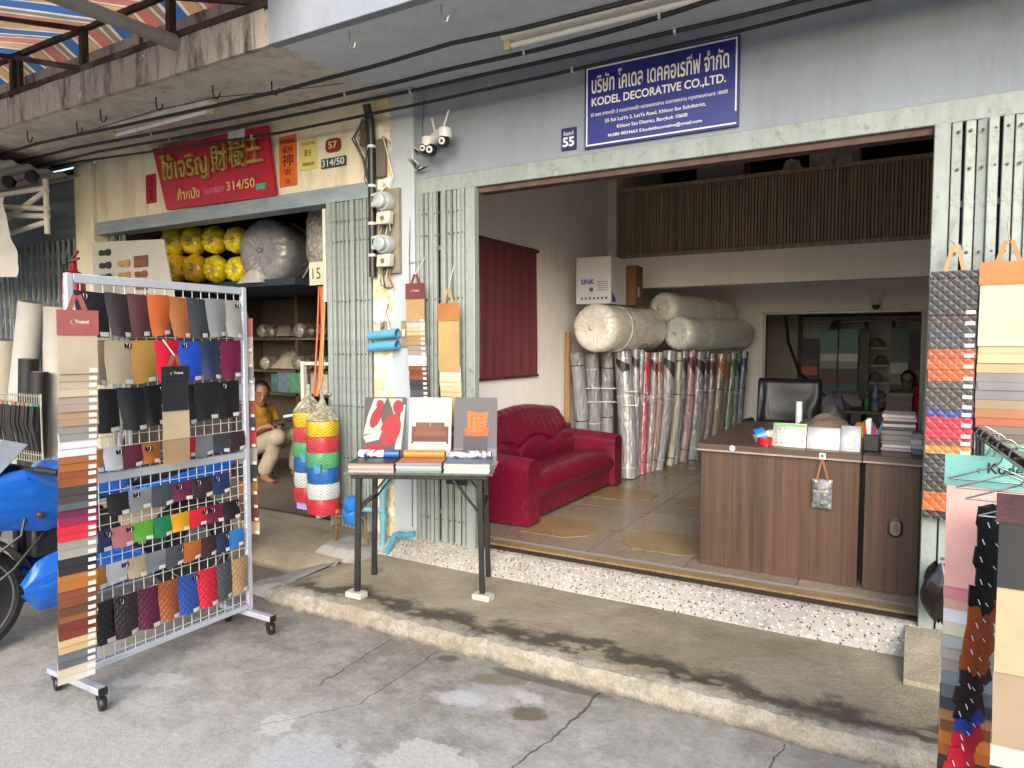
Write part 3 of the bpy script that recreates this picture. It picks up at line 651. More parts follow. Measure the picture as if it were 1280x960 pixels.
for i, (x, y) in enumerate([(-2.78,3.0),(-2.15,3.0)]):
    b = MB(); b.tube([(x,y,3.325),(x,y,3.25),(x+.012,y,3.225),(x+.035,y,3.225),(x+.045,y,3.25)], .004, 6)
    tag(b.build('ceiling_hook', mat('#c9cbcc', .4, .6)), ['left','right'][i] + ' thin pale wire hook under the grey canopy', 'hook', 'hooks under the grey canopy')
cable('thin slack wire strung between the canopy hooks', [(-5.75,3.12,3.23),(-4.7,3.1,3.235),(-4.15,3.15,3.24),(-3.3,3.5,3.29)], .003)

# ---------------------------------------------------------------- gear on the pillar
t = thing('conduit', 'black conduit pipe with white clips running down the pillar', 'conduit', (-3.33, 3.79, 2)); b = MB(); b.tube([(-3.30, 3.72, 3.22), (-3.31, 3.77, 3.12), (-3.315, 3.785, 3.0), (-3.315, 3.785, 2.05)], .028, 12); b.build('pipe', mat('#1d1d20', .4), t)
for z in (2.95, 2.68, 2.42, 2.2): b = MB(); b.tube([(-3.315,3.785,z-.009),(-3.315,3.785,z+.009)], .031, 12); b.build('clip', WHITE(), t)
for i in range(5):
    b = MB(); o = i*.02; b.tube([(-3.35-o*rnd.random()*2,3.78,3.14+.03*rnd.random()),(-3.37-o*1.2-rnd.uniform(0,.03),3.76,3.02),(-3.38+rnd.uniform(-.03,.02),3.79,2.92-o),(-3.37+rnd.uniform(-.03,.02),3.80,2.80-o),(-3.34,3.80,2.74-o*1.5)], rnd.uniform(.003,.007), 6); b.build('wire', CB, t)
b = MB(); b.box(-3.47, -3.41, 3.83, 3.879, 2.99, 3.12); tag(b.build('junction_box', mat('#8a6a4a', .6), None, .004), 'small brown junction box beside the black conduit', 'box')
b = MB(); b.box(-3.29, -3.21, 3.80, 3.829, 2.74, 3.0); tag(b.build('backing_board', mat('#6d6658', .7), None, .003), 'brown backing board behind the black conduit', 'board')
def meter(label, z):
    t = thing('electric_meter', label, 'meter', (-3.18, 3.8, z)); b = MB(); b.box(-3.27, -3.09, 3.80, 3.829, z - .03, z + .26); b.build('backboard', mat('#8b8371', .7), t)
    b = MB(); b.lathe([(.068,0),(.07,.05),(.062,.07)], (-3.185, 3.799, z + .165), (0,-1,0), 20); b.build('body', mat('#b9bfc0', .2, .2, coat=.5), t)
    b = MB(); b.lathe([(.05,0),(.048,.035),(.03,.045)], (-3.185, 3.728, z + .165), (0,-1,0), 20); b.build('glass_dome', wrap('#9aa4a6', .15, .06), t)
    b = MB(); b.box(-3.275, -3.205, 3.72, 3.79, z + .13, z + .225); b.build('dial_housing', mat('#c6cac8', .25, .1, coat=.5), t, .006)
    b = MB(); b.box(-3.262, -3.222, 3.716, 3.719, z + .165, z + .205); b.build('dial', mat('#2b2f33', .3), t)
    b = MB(); b.prism([(-.065,.0),(.05,.0),(.06,.085),(-.055,.085)], (-3.175, 3.78, z + .01), (1,0,0), (0,0,1), .05); b.build('terminal_cover', mat('#c7c3b8', .4), t, .004)
    b = MB(); b.lathe([(.018,0),(.016,.004)], (-3.18, 3.729, z + .05), (0,-1,0), 12); b.build('seal', mat('#8a5a4a', .5), t)
    for i in range(4):
        x = -3.23 + i*.025; b = MB(); b.tube([(x, 3.79, z + .01), (x - .005, 3.77, z - .06), (x + .01*(i-1.5), 3.79, z - .11 - .02*(i % 2)), (-3.2, 3.81, z - .13)], .006, 6); b.build('wire', mat(['#8e7c5e', '#2b2b2b', '#b0a38a', '#5d5342'][i], .5), t)
meter('upper glass electric meter on the pillar', 2.39); meter('lower glass electric meter on the pillar', 2.10)
b = MB(); b.tube([(-3.22,3.80,3.0),(-3.13,3.79,2.72),(-3.24,3.75,2.6),(-3.2,3.74,2.5),(-3.12,3.73,2.42),(-3.15,3.78,2.36)], .004, 6); tag(b.build('loose_wire', WHITE()), 'thin white wire looping over the upper meter', 'wire')
t = plate('wall_switch', 'small beige switch plate on the pillar by the gate', 'switch', -3.09, -3.035, 1.56, 1.74, mat('#94846a', .5), y=3.829, th=.015); b = MB(); b.box(-3.075, -3.05, 3.80, 3.813, 1.63, 1.68); b.build('rocker', mat('#d6d0bc', .4), t, .002)
t = plate('door_bell', 'small metal bell push under the meters', 'switch', -3.285, -3.225, 1.68, 1.74, mat('#9a917c', .5), y=3.829); b = MB(); b.lathe([(.018,0),(.014,.02)], (-3.255, 3.816, 1.71), (0,-1,0), 12); b.build('button', STEEL(), t)
# incense holder cut from two blue pipes
t = thing('incense_holder', 'incense holder made of two slanted blue pipe offcuts on the pillar', 'incense holder', (-3.18, 3.78, 1.55)); BP = mat('#5aa5cc', .4, var=.1)
for z in (1.635, 1.555):
    n = 20; vs_ = []; r0 = .032; x0 = -3.335
    b = MB()
    for ring, rr in ((0, r0), (1, r0), (1, r0 - .005), (0, r0 - .005)):
        for j in range(n):
            a = 2*math.pi*j/n; zz = math.sin(a)*rr; yy = math.cos(a)*rr; x = x0 if ring == 0 else -3.06 - .05*(.5 - math.sin(a)*.5) - .02*math.sin(a); b.v.append((x, 3.765 + yy, z + zz + (x - x0)*.08))
    for k in range(3):
        for j in range(n): b.f.append((k*n + j, k*n + (j+1) % n, (k+1)*n + (j+1) % n, (k+1)*n + j))
    for j in range(n): b.f.append((3*n + j, 3*n + (j+1) % n, (j+1) % n, j))
    b.build('pipe', BP, t)
b = MB(); b.tube([(-3.26,3.80,1.66),(-3.21,3.80,1.80),(-3.16,3.80,1.66)], .004, 6); b.tube([(-3.21,3.80,1.8),(-3.21,3.82,1.86)], .004, 6); b.build('hanger_wire', mat('#6a5a48', .6), t)
# triple security camera with two aerials
t = thing('security_camera', 'white and black triple security camera with two aerials on grey wall', 'camera', (-2.78, 3.78, 2.85))
b = MB(); b.box(-2.93, -2.86, 3.82, 3.879, 2.85, 2.96); b.build('mount_box', mat('#9aa0a3', .5), t, .006)
b = MB(); b.tube([(-2.86,3.80,2.91),(-2.68,3.74,2.945)], [.045,.05], 14); b.lathe([(.0,.05),(.045,.045),(.052,.0),(.05,-.03)], (-2.80, 3.74, 2.90), (0,0,1), 16); b.lathe([(.0,.05),(.05,.045),(.058,.0),(.055,-.03)], (-2.60, 3.70, 2.93), (0,0,1), 16); b.build('shell', WHITE(), t)
for x, y, z, r in ((-2.82, 3.72, 2.855, .044), (-2.72, 3.68, 2.82, .05), (-2.60, 3.68, 2.87, .05)):
    b = MB(); b.lathe([(.0,-r),(r*.7,-r*.7),(r,0),(r*.8,r*.6),(r*.5,r*.85)], (x, y, z), (.25,-1,-.15), 16); h = b.build('camera_head', BLACK(), t)
    b = MB(); b.lathe([(r*.5,r*.84),(r*.55,r*.9),(r*.3,r*.95)], (x, y, z), (.25,-1,-.15), 16); b.build('lens_ring', WHITE(), h)
    b = MB(); b.lathe([(r*.3,r*.93),(r*.2,r*1.02)], (x, y, z), (.25,-1,-.15), 12); b.build('lens', mat('#0c0c10', .1, coat=1), h)
for p in (((-2.73,3.76,2.94),(-2.78,3.77,3.10)), ((-2.67,3.74,2.94),(-2.60,3.75,3.13))): b = MB(); b.tube(p, [.009,.007], 8); b.build('aerial', WHITE(), t)
for k in range(4):
    a = rnd.uniform(0, 3); b = MB(); b.tube([(-2.92,3.83,2.86),(-3.0-.02*k,3.82,2.9+.02*math.sin(a)),(-3.02-.015*k,3.82,2.83),(-2.95,3.81,2.77-.02*k),(-2.99+.02*k,3.82,2.72),(-2.92+.02*k,3.82,2.74)], .004 if k else .007, 6); b.build('lead', mat('#2c2826' if k else '#d8d8d4', .5), t)
b = MB(); b.tube([(-2.93,3.86,2.93),(-2.955,3.87,3.1),(-2.93,3.87,3.31)], .004, 6); b.build('lead', mat('#6c6f73', .5), t)
cam_root = bpy.data.objects['security_camera']; cam_root.scale = (.82, .82, .82); cam_root.location = (-2.80, 3.80, 2.86)
# ---------------------------------------------------------------- water meter and pipes at the pillar foot
PV = mat('#6fa9b8', .45, var=.12)
t = thing('water_pipe', 'pale blue water pipe running down the foot of the pillar', 'pipe', (-3.2, 3.76, .2))
b = MB(); b.tube([(-3.16,3.795,1.2),(-3.16,3.795,.72),(-3.17,3.79,.66),(-3.22,3.77,.57),(-3.23,3.765,.5),(-3.23,3.76,.13)], .022, 12); b.build('pipe', PV, t)
for z in (.69, .5, .36): b = MB(); b.tube([(-3.163 if z > .6 else -3.228, 3.793 if z > .6 else 3.764, z-.025),(-3.163 if z > .6 else -3.228, 3.793 if z > .6 else 3.764, z+.025)], .028, 12); b.build('coupling', PV, t)
b = MB(); b.tube([(-3.23,3.76,.40),(-3.42,3.72,.40)], .018, 10); b.build('branch', PV, t)
t = thing('water_meter', 'bright blue water meter with brass valve behind the folding table', 'water meter', (-3.45, 3.7, .2)); WB = mat('#2577c4', .4, var=.15)
b = MB(); b.lathe([(.055,-.06),(.07,-.04),(.07,.03),(.06,.05)], (-3.46,3.70,.36), (0,-.5,1), 20); b.build('meter_body', WB, t)
b = MB(); b.lathe([(.058,0),(.06,.03),(.05,.06),(.01,.07)], (-3.445,3.69,.42), (0.1,-.5,1), 20); b.build('lid', WB, t)
b = MB(); b.tube([(-3.60,3.68,.33),(-3.5,3.70,.34)], .013, 10); b.tube([(-3.60,3.68,.14),(-3.60,3.68,.345)], [.012,.012], 10); b.lathe([(.024,0),(.024,.03)], (-3.60,3.68,.24), (0,0,1), 6); b.build('brass_valve', mat('#9a7a42', .4, .7), t)
b = MB(); b.box(-3.635, -3.57, 3.66, 3.70, .348, .385); b.build('valve_handle', mat('#c4502f', .5), t, .006)
b = MB(); b.tube([(-3.4,3.70,.36),(-3.33,3.69,.34),(-3.31,3.69,.14)], .009, 8); b.build('outlet', mat('#8c7a52', .4, .6), t)
b = MB(); b.tube([(-2.93,3.735,.285),(-2.99,3.73,.262),(-3.06,3.735,.262),(-3.10,3.735,.25),(-3.15,3.71,.12)], .02, 10); tag(b.build('drain_pipe', mat('#4f9db8', .45)), 'short bent blue pipe lying on the terrazzo sill', 'pipe')
b = MB(); b.tube([(-3.02,3.85,2.69),(-3.015,3.815,2.2),(-3.01,3.82,1.4),(-3.012,3.82,.3)], .003, 6); tag(b.build('chain', mat('#6a5e50', .6, .4)), 'thin rusty chain hanging down beside the pillar', 'chain')
t = thing('paper_note', 'white paper note taped under the table by the gate', 'paper', (-2.8, 3.8, .7)); b = MB(); b.box(-2.90, -2.755, 3.80, 3.803, .69, .78); b.build('sheet', mat('#d5d6ce', .7, var=.06), t)
TONE = .58
# ================================================================ SWATCH RACK ON CASTERS (left foreground)
RX = -3.16; FR = mat('#c3cbd6', .35, .15, var=.06, coat=.2)
K = thing('display_rack', 'white wire grid display rack on casters full of leather swatches', 'display rack', (RX, 2.1, 0))
for y in (1.655, 2.555):
    b = MB(); b.box(RX-.014, RX+.014, y-.014, y+.014, .11, 1.885); b.build('post', FR, K, .003)
b = MB(); b.box(RX-.013, RX+.013, 1.67, 2.54, 1.845, 1.884); b.build('top_bar', FR, K, .003)
b = MB(); b.box(RX-.013, RX+.013, 1.67, 2.54, .955, .995); b.build('middle_bar', FR, K, .003)
b = MB(); b.box(RX-.013, RX+.013, 1.67, 2.54, .115, .145); b.build('bottom_bar', FR, K, .003)
for y in (1.63, 2.54):
    b = MB(); b.box(RX-.215, RX+.2, y-.018, y+.018, .083, .112); f = b.build('foot', FR, K, .003)
    b = MB(); b.box(RX+.2, RX+.206, y-.019, y+.019, .081, .114); b.build('end_plug', BLACK(), f)
    for x in (RX-.185, RX+.17):
        c = None; b = MB(); b.lathe([(.012,-.014),(.03,-.013),(.033,-.007),(.033,.007),(.03,.013),(.012,.014)], (x, y+.012, .034), (.3,1,0), 18); c = b.build('caster', BLACK(), K)
        b = MB(); b.tube([(x, y, .085), (x, y, .06)], .012, 10); b.prism([(-.025,0),(.025,0),(.03,-.02),(.012,-.03),(-.03,-.02)], (x, y+.02, .066), (1,0,0), (0,0,1), .018); b.build('caster_fork', BLACK(), c)
b = MB()
for i in range(18): y = 1.70 + i*.0495; b.tube([(RX+.006, y, .14), (RX+.006, y, 1.85)], .0021, 5)
for i in range(34): z = .165 + i*.0498; b.tube([(RX+.010, 1.665, z), (RX+.010, 2.545, z)], .0021, 5)
b.build('wire_grid', mat('#dfe2e6', .4, .1, bump=0), K, kind='stuff')
CN = {}
def cname(n): return n
# rows: (row words, top z, bottom z, taper, [(y_left, y_right, colour, words, quilted)])
ROWS = [
 ('top row', 1.812, 1.617, .03, [(1.667,1.80,'#1d1d22','black'),(1.798,1.90,'#342a2e','dark aubergine'),(1.90,1.995,'#5a3034','maroon brown'),(1.993,2.10,'#c0632a','orange'),(2.097,2.205,'#a8683a','caramel'),(2.203,2.305,'#3b3f4a','slate'),(2.303,2.415,'#83868a','mid grey'),(2.413,2.515,'#a09f98','pale grey')]),
 ('second row', 1.595, 1.395, .022, [(1.690,1.785,'#a3917a','taupe'),(1.784,1.907,'#bdae92','cream'),(1.905,2.024,'#b48a45','mustard'),(2.022,2.145,'#d8163a','bright red'),(2.144,2.266,'#1f4fc4','royal blue'),(2.264,2.378,'#26324f','navy'),(2.39,2.509,'#6a1640','plum')]),
 ('third row', 1.381, 1.185, .03, [(1.706,1.835,'#191a1d','glossy black'),(1.838,1.962,'#1f2126','soft black'),(1.965,2.06,'#17181b','hidden black'),(2.120,2.227,'#1c1c1e','quilted black',1),(2.225,2.358,'#202228','charcoal black'),(2.361,2.491,'#15161a','deep black')]),
 ('fourth row', 1.108, 1.008, .004, [(1.686,1.768,'#a77b45','tan'),(1.768,1.853,'#c9ced4','white'),(1.853,1.949,'#5e1f35','burgundy'),(1.949,2.04,'#b3662f','copper'),(2.149,2.230,'#d41f33','red'),(2.230,2.331,'#7d8287','grey'),(2.331,2.433,'#3b4048','graphite'),(2.433,2.529,'#33202a','dark wine')]),
 ('fifth row', .897, .797, .004, [(1.778,1.878,'#1e1e22','black'),(1.878,1.988,'#8d9094','light grey'),(1.988,2.098,'#3f454e','slate grey'),(2.098,2.209,'#6e1f47','plum'),(2.209,2.321,'#35242b','dark brown'),(2.321,2.427,'#1f2f5e','navy blue')]),
 ('sixth row', .741, .647, .004, [(1.685,1.792,'#26345f','navy'),(1.792,1.892,'#c97a80','dusty pink'),(1.892,1.994,'#62b23a','lime green'),(1.994,2.087,'#177a4c','emerald'),(2.087,2.186,'#d99f1f','golden yellow'),(2.186,2.287,'#d41f33','red'),(2.287,2.387,'#701c3f','purple wine'),(2.387,2.487,'#17181a','black')]),
 ('seventh row', .582, .482, .004, [(1.674,1.762,'#a8743c','tan'),(1.762,1.860,'#c5c9ce','white'),(1.860,1.953,'#b9ab90','cream'),(1.953,2.053,'#7e858c','grey'),(2.053,2.147,'#454b54','dark grey'),(2.147,2.246,'#b2602d','rust orange'),(2.246,2.334,'#382429','dark brown'),(2.334,2.416,'#20304f','navy'),(2.416,2.510,'#2b7cc9','sky blue')]),
 ('bottom row', .421, .226, .008, [(1.668,1.790,'#17181b','quilted black',1),(1.790,1.897,'#2c252b','quilted dark brown',1),(1.897,2.007,'#5c1a3d','quilted plum',1),(2.007,2.108,'#9c5430','quilted rust',1),(2.108,2.220,'#2450a0','quilted blue',1),(2.220,2.330,'#c41f36','quilted red',1),(2.330,2.422,'#42484f','quilted graphite',1),(2.422,2.524,'#a68a66','quilted beige',1)]),
]
STK = mat('#e6e6e2', .5, var=.04, bump=0); CLIPM = mat('#121214', .35)
for rw, zt, zb, tp, items in ROWS:
    for it in items:
        y0, y1, hx, wd = it[:4]; q = len(it) > 4
        t = thing('leather_swatch', f'{wd} leather swatch in the {rw} of the grid rack', 'swatch', (RX+.02, (y0+y1)/2, zb), 0, 'leather swatches clipped on the grid rack')
        big = zt - zb > .15; w = y1 - y0; L = zt - zb; ph = rnd.uniform(0, 6); cl = rnd.uniform(.7, 1.2)
        def fn(u, v, y0=y0, w=w, zt=zt, L=L, ph=ph, big=big, tp=tp, cl=cl):
            tap = tp*cl*v*v*(1-u) + (tp*.25*v*u)
            y = y0 + u*w*(1.04 if big else 1.0) + tap*.8
            out = .012 + (.022 if big else .011)*math.sin(u*math.pi*.8 + .4)*cl*(.35 + .65*v) + .004*math.sin(ph + v*4)
            return (RX + .006 + out, y, zt - L*v + (.006*math.sin(ph)*u if big else .002*u) - .004*v*math.cos(ph + u*3))
        b = MB(); b.sheet(fn, 8, 8, .0016); b.build('leather', leather(hx, .4 if big else .45, 300, 95 if q else 0), t)
        b = MB(); b.sheet(lambda u, v: Vector(fn(.60 + .37*u, .885 + .10*v if big else .80 + .18*v)) + Vector((.0032, 0, 0)), 4, 2); b.build('sticker', STK, t)
        if rnd.random() < .3:
            pc = Vector(fn(rnd.choice((.3,.85)), .0)); b = MB(); b.prism([(-.006,-.012),(.012,-.016),(.012,.016),(-.006,.012)][::-1], pc + Vector((-.004, 0, -.014)), (1,0,0), (0,1,0), -.018); c = b.build('binder_clip', CLIPM, t)
            b = MB()
            for dy in (-.006, .006): b.tube([pc + Vector((.008,dy,-.012)), pc + Vector((.011,dy*1.2,-.026)), pc + Vector((.012,dy*.2,-.036))], .0009, 5)
            b.build('clip_handle', STEEL(), c)

# ================================================================ FAN-SHAPED SAMPLE STRIPS
# strips: [(hex, visible height, quilted)], hung from o (top centre); ux along the width, normal n towards the viewer
def sample_strip(label, o, ux, w, header, hh, strips, brand=None, logo_bg=None, handle=None, side=1, tilt=0., stickers=True, hlen=.07, group='hanging leather sample strips', curl=.0, hang=None):
    o = Vector(o); ux = Vector(ux).normalized(); up = (Vector((0,0,1)) - ux*tilt).normalized(); nn = ux.cross(up).normalized()
    t = thing('sample_strip', label, 'sample strip', o, 0, group)
    def slab(z0, z1, d0, th, m, name, wid=w, jit=0., sag=.0):
        def fn(u, v):
            p = o + ux*((u-.5)*wid + jit*v) + up*(z0 + (z1-z0)*v) + nn*(d0 + curl*math.sin(u*math.pi) + sag*v)
            return p
        b = MB(); b.sheet(fn, 4, 2, th); return b.build(name, m, t)
    d = .004 + .0022*len(strips)
    h = slab(0, -hh, d + .004, .003, header, 'header', w*1.04)
    if handle:
        b = MB(); pts = [o + ux*(-.22*w) + nn*d, o + ux*(-.05*w) + up*hlen + nn*d, o + ux*(.05*w) + up*hlen + nn*d, o + ux*(.22*w) + nn*d]
        b.bar(pts[0] - up*.01, pts[1], .018, .003, nn); b.bar(pts[3] - up*.01, pts[2], .018, .003, nn); b.build('handle', handle, t)
    if logo_bg:
        b = MB(); b.prism([(-.33*w,-.27*hh),(.33*w,-.27*hh),(.33*w,.27*hh),(-.33*w,.27*hh)], o - up*hh*.45 + nn*(d + .0045 + curl), ux, up, .001); b.build('logo_patch', logo_bg, h)
    if brand:
        body, fx, fw, fh, inkm = brand
        text(body, o - up*hh*.53 + ux*(fx*w) + nn*(d + .0062 + curl), ux, up, fw*w, fh*hh, inkm, h, .02)
        b = MB(); q = o - up*hh*.48 + ux*((fx-.12)*w) + nn*(d + .0062 + curl); b.prism([(0,0),(.07*w,.12*hh),(.02*w,0),(.07*w,-.12*hh)], q, ux, up, .001); b.build('logo', inkm, h)
    if hang:
        b = MB(); b.tube([o + up*hlen + nn*d] + [Vector(p) for p in hang], .0035, 6); b.build('string', mat('#cfcabb', .6), t)
    z = -hh
    for i, sp in enumerate(strips):
        hx, sh = sp[0], sp[1]; q = len(sp) > 2 and sp[2]
        dd = d - .0022*i; sg = rnd.uniform(.002, .007)
        m = leather(hx, .45, 320, 75 if q else 0)
        if callable(sp[2] if len(sp) > 2 else None): m = sp[2]
        s_ = slab(z + .035, z - sh, dd, .002, m, 'swatch_layer', w*rnd.uniform(.97, 1.0), rnd.uniform(-.004, .004), sg)
        if stickers:
            zz = z - sh + .011 + rnd.uniform(0, .003); zz += 0
            b = MB(); c = o + ux*(side*.36*w) + up*zz + nn*(dd + sg + .0012 + curl*.4); b.prism([(-.1*w,-.008),(.1*w,-.008),(.1*w,.008),(-.1*w,.008)], c, ux, up, .0008); b.build('sticker', STK, s_)
        z -= sh
    return t
HB = mat('#a55a58', .45, var=.08); HD = mat('#26272b', .4); NV = mat('#333c52', .5); WI = mat('#eceff2', .5, bump=0)
def stack(cols, h): return [(c, h*rnd.uniform(.85, 1.15)) for c in cols]
LS = [('#bdae97', .155), ('#b7a88f', .03), ('#c2b198', .03)] + stack(['#c7b99d','#a89c8c','#a3968a','#ac9275','#a68b6c','#8d8a86','#8a8987','#d6d8de','#dcdee2','#9d6034','#a5622f','#8d4a2c','#94512c','#403c40','#4a4142','#565d66','#6b1c45','#8b1f4c','#d2203c','#d8263f','#9a968f','#a39f98','#202228','#26272b','#b0702f','#ad6a2b','#83462a','#7c4526','#61402d','#8f5530','#6e2f20','#772f22','#cdb283','#c7ab7c','#666d77','#5c646e','#cfc6b4','#d5cdbd'], .0322)
sample_strip('long fan of leather strips under a dusty pink header at the rack end', (-3.0, 1.568, 1.715), (0.16, 1, 0), .145, HB, .10, LS, ('Trusted', -.08, .34, .14, WI), NV, HB, hlen=.06, tilt=-.012)
sample_strip('short black and beige sample strip hung on the middle of the grid rack', (-3.03, 2.048, 1.475), (0.05, 1, 0), .135, HD, .07, [('#23252a', .14), ('#c2b294', .135), ('#a98f6c', .115)], ('Trusted', -.08, .34, .16, WI), None, mat('#8a5a48', .5), stickers=False, hlen=.05, hang=[(-3.1, 2.045, 1.60)])
# strip seen edge-on behind the rack's right post
sample_strip('sample strip seen edge-on behind the right post of the grid rack', (-3.22, 2.63, 1.72), (1, .25, 0), .12, HB, .1, stack(['#b7aa95','#c9bda6','#8b8a88','#d6d8dc','#8f4c2c','#3c3a3e','#c2203a','#a09b92','#26282c','#a9682e','#6c4430','#6f2c20','#c8ae80'], .085), None, None, HB)
E8 = ('#5a1f2e',)
MS = [('#b89766', .155), ('#d9d6cb', .03), ('#cdb68c', .03)] + stack(['#cbb78f','#a78c62','#ab9060','#9d9386','#a39a90','#dfe0e0','#e3e3e1','#8a4a2e','#7d3f2a','#8a4c2f','#3d3539','#45393d','#555b63','#4c535c','#9b1f4b','#a8234c','#c22546','#8b8a86','#a29d92','#2b2d31','#35373b','#a9682e','#9c5c2b'], .033)
sample_strip('brown headed sample strip hanging on the gate behind the table', (-2.905, 3.80, 1.985), (1, 0, 0), .155, mat('#7a3b36', .5), .105, MS, ('Trusted', -.08, .3, .12, WI), NV, mat('#7a3b36', .5), hlen=.06, hang=[(-2.87, 3.80, 2.16), (-3.03, 3.83, 2.13)])
YS = [('#c6a76c', .33), ('#ddd9cd', .03)] + stack(['#ded4b6','#dbcfae','#d6c79f','#d2c193','#cdb98a','#c6b17d','#c3ad76','#bfa872','#b9a06a','#a98f60','#6d5136','#a5aaa5','#2f6fae','#2e8f58','#b53a2c','#3b64a8','#8a2a52','#2e6f9a','#a24d3b','#7a4636','#3b2a2c','#2d2428'], .0335)
sample_strip('ochre headed sample strip beside the red blind reaching below the table', (-2.64, 3.80, 1.845), (1, 0, 0), .17, mat('#b5783c', .5), .115, YS, None, None, mat('#c89a66', .5), stickers=False, tilt=.02, hlen=.09, hang=[(-2.64, 3.81, 2.1)])
TONE = .5
# two big strips on the right-hand gate
QS = [('#26272b', .165, 1)] + [(c, h, 1) for c, h in [('#45332f',.05),('#3a3d44',.055),('#3b3c40',.045),('#b0502a',.045),('#bd5a22',.05),('#b8541f',.055),('#4a3f3c',.035),('#3f3d3e',.05),('#4a4340',.045),('#24408f',.035),('#c41d38',.05),('#cc2040',.05),('#8a3f3f',.035),('#c38a34',.04),('#33363a',.045),('#3d3a3a',.045),('#2d3138',.05),('#3a3634',.04),('#c5601f',.045),('#cf6a24',.045),('#2f2430',.04)]]
q1 = sample_strip('quilted sample strip, black to orange to red, on the far right gate', (.148, 3.80, 1.895), (1, 0, 0), .185, leather('#232428', .4, 300, 75), .02, QS, None, None, mat('#c8a070', .5), hlen=.13, hang=[(.13, 3.82, 2.06), (.16, 3.82, 2.17)])
CS = [('#d8d0b8', .27)] + stack(['#cdb98d','#d1c08f','#c5b083','#8c8a86','#7f868c','#86898e','#a89272','#b0703c','#b5533a','#7a6a60','#6b5a50','#7fb59c','#4f9a92','#3f7d5a','#7a2a56','#d39a2b','#d68f8a','#c9cfd2','#2e4560','#b5752f','#7a4a30'], .0385)
sample_strip('ochre headed sample strip with large cream panel on the far right gate', (.345, 3.79, 1.94), (1, 0, 0), .20, mat('#c07f35', .5, var=.12), .10, CS, None, None, mat('#c08a50', .5), stickers=False, hlen=.09, hang=[(.345, 3.82, 2.12)])
# the quilting threads on the top panel of the quilted strip: fine stitched diamonds as real cords
b = MB()
for k in range(9):
    for s_ in (-1, 1):
        x0 = .056 + k*.046; 
        p0 = Vector((.06 + k*.0455, 3.745, 1.875)); p1 = p0 + Vector((s_*.16, 0, -.16))
        for (a, c) in ((p0, p1),):
            pts = [a.lerp(c, f/12) for f in range(13)]; pts = [p for p in pts if .058 < p.x < .238]
            if len(pts) > 2: b.tube(pts, .0013, 4)
b.build('stitching', mat('#d9d9d4', .5), q1)

TONE = .72
# ================================================================ RIGHT FOREGROUND HANGING RAIL
KR = thing('hanging_rail', 'chrome hanging rail stand with wire hangers at the lower right', 'hanging rail', (.22, 2.1, 0)); CH = mat('#8f8f92', .18, 1, var=.05, bump=0)
b = MB(); b.tube([(.183, 2.62, 1.305), (.30, 1.2, 1.285)], .0165, 14); b.build('rail', mat('#4f433d', .15, 1, var=.1, bump=0), KR)
for x, y in ((.186, 2.6), (.30, 1.22)):
    b = MB(); b.tube([(x, y, .12), (x, y, 1.30)], .013, 12); b.tube([(x-.0, y-.02, .115), (x+.28, y-.02, .115)], .012, 10); b.build('post', CH, KR)
def hanger(y, i):
    x = .183 + (2.62-y)*.0824; z = 1.30; b = MB(); pts = [(x + .022*math.cos(a), y + .004*i, z + .006 + .024*math.sin(a)) for a in [R(200 - 22*k) for k in range(11)]]
    pts += [(x + .012, y, z - .045), (x, y, z - .06)]; b.tube(pts, .0024, 6); b.tube([(x-.11, y, z-.105), (x, y, z-.06), (x+.11, y, z-.105)], .0024, 6); b.tube([(x-.11, y, z-.105), (x+.11, y, z-.105)], .0024, 6)
    return tag(b.build('wire_hanger', mat('#9a9a9a', .3, .9, bump=0)), f'{["rearmost","second","third","fourth","fifth","nearest"][i]} wire hanger counted from the far end of the rail', 'hanger', 'wire hangers on the rail')
for i, y in enumerate((2.52, 2.44, 2.34, 2.2, 2.05, 1.86)): hanger(y, i)
TEAL = mat('#7cc0b5', .5, var=.05); DK = mat('#1f2a33', .5, bump=0)
PS = [('#e6aca0', .30), ('#cf7a86', .035)] + stack(['#c79a86','#d9dadd','#d2c8ac','#a9aca8','#a7a196','#98918a','#7b838b','#5d646c','#2c3440','#9c7348','#7d4a2c','#c8732c','#b5622a','#4a2c2a','#33211f','#1f6f8c','#23635f','#5fae94','#2f6148','#3a3f6a','#26324f','#d1a02f','#5a2a4c','#2a2730','#1d1e22'], .0365)
TONE = 1.0
kd = sample_strip('teal headed fan of pink to dark swatches on the right rail', (.222, 2.43, 1.262), (1, -.12, 0), .245, TEAL, .09, PS, ('Kodel', -.10, .36, .34, DK), None, None, stickers=False)
b = MB(); b.prism([(-.022,.0),(-.008,.022),(-.004,.022),(-.014,-.012)], (.205, 2.375, 1.213), (1,-.12,0), (0,0,1), .001); b.build('logo', mat('#2b6fc0', .5), kd)
TONE = .72
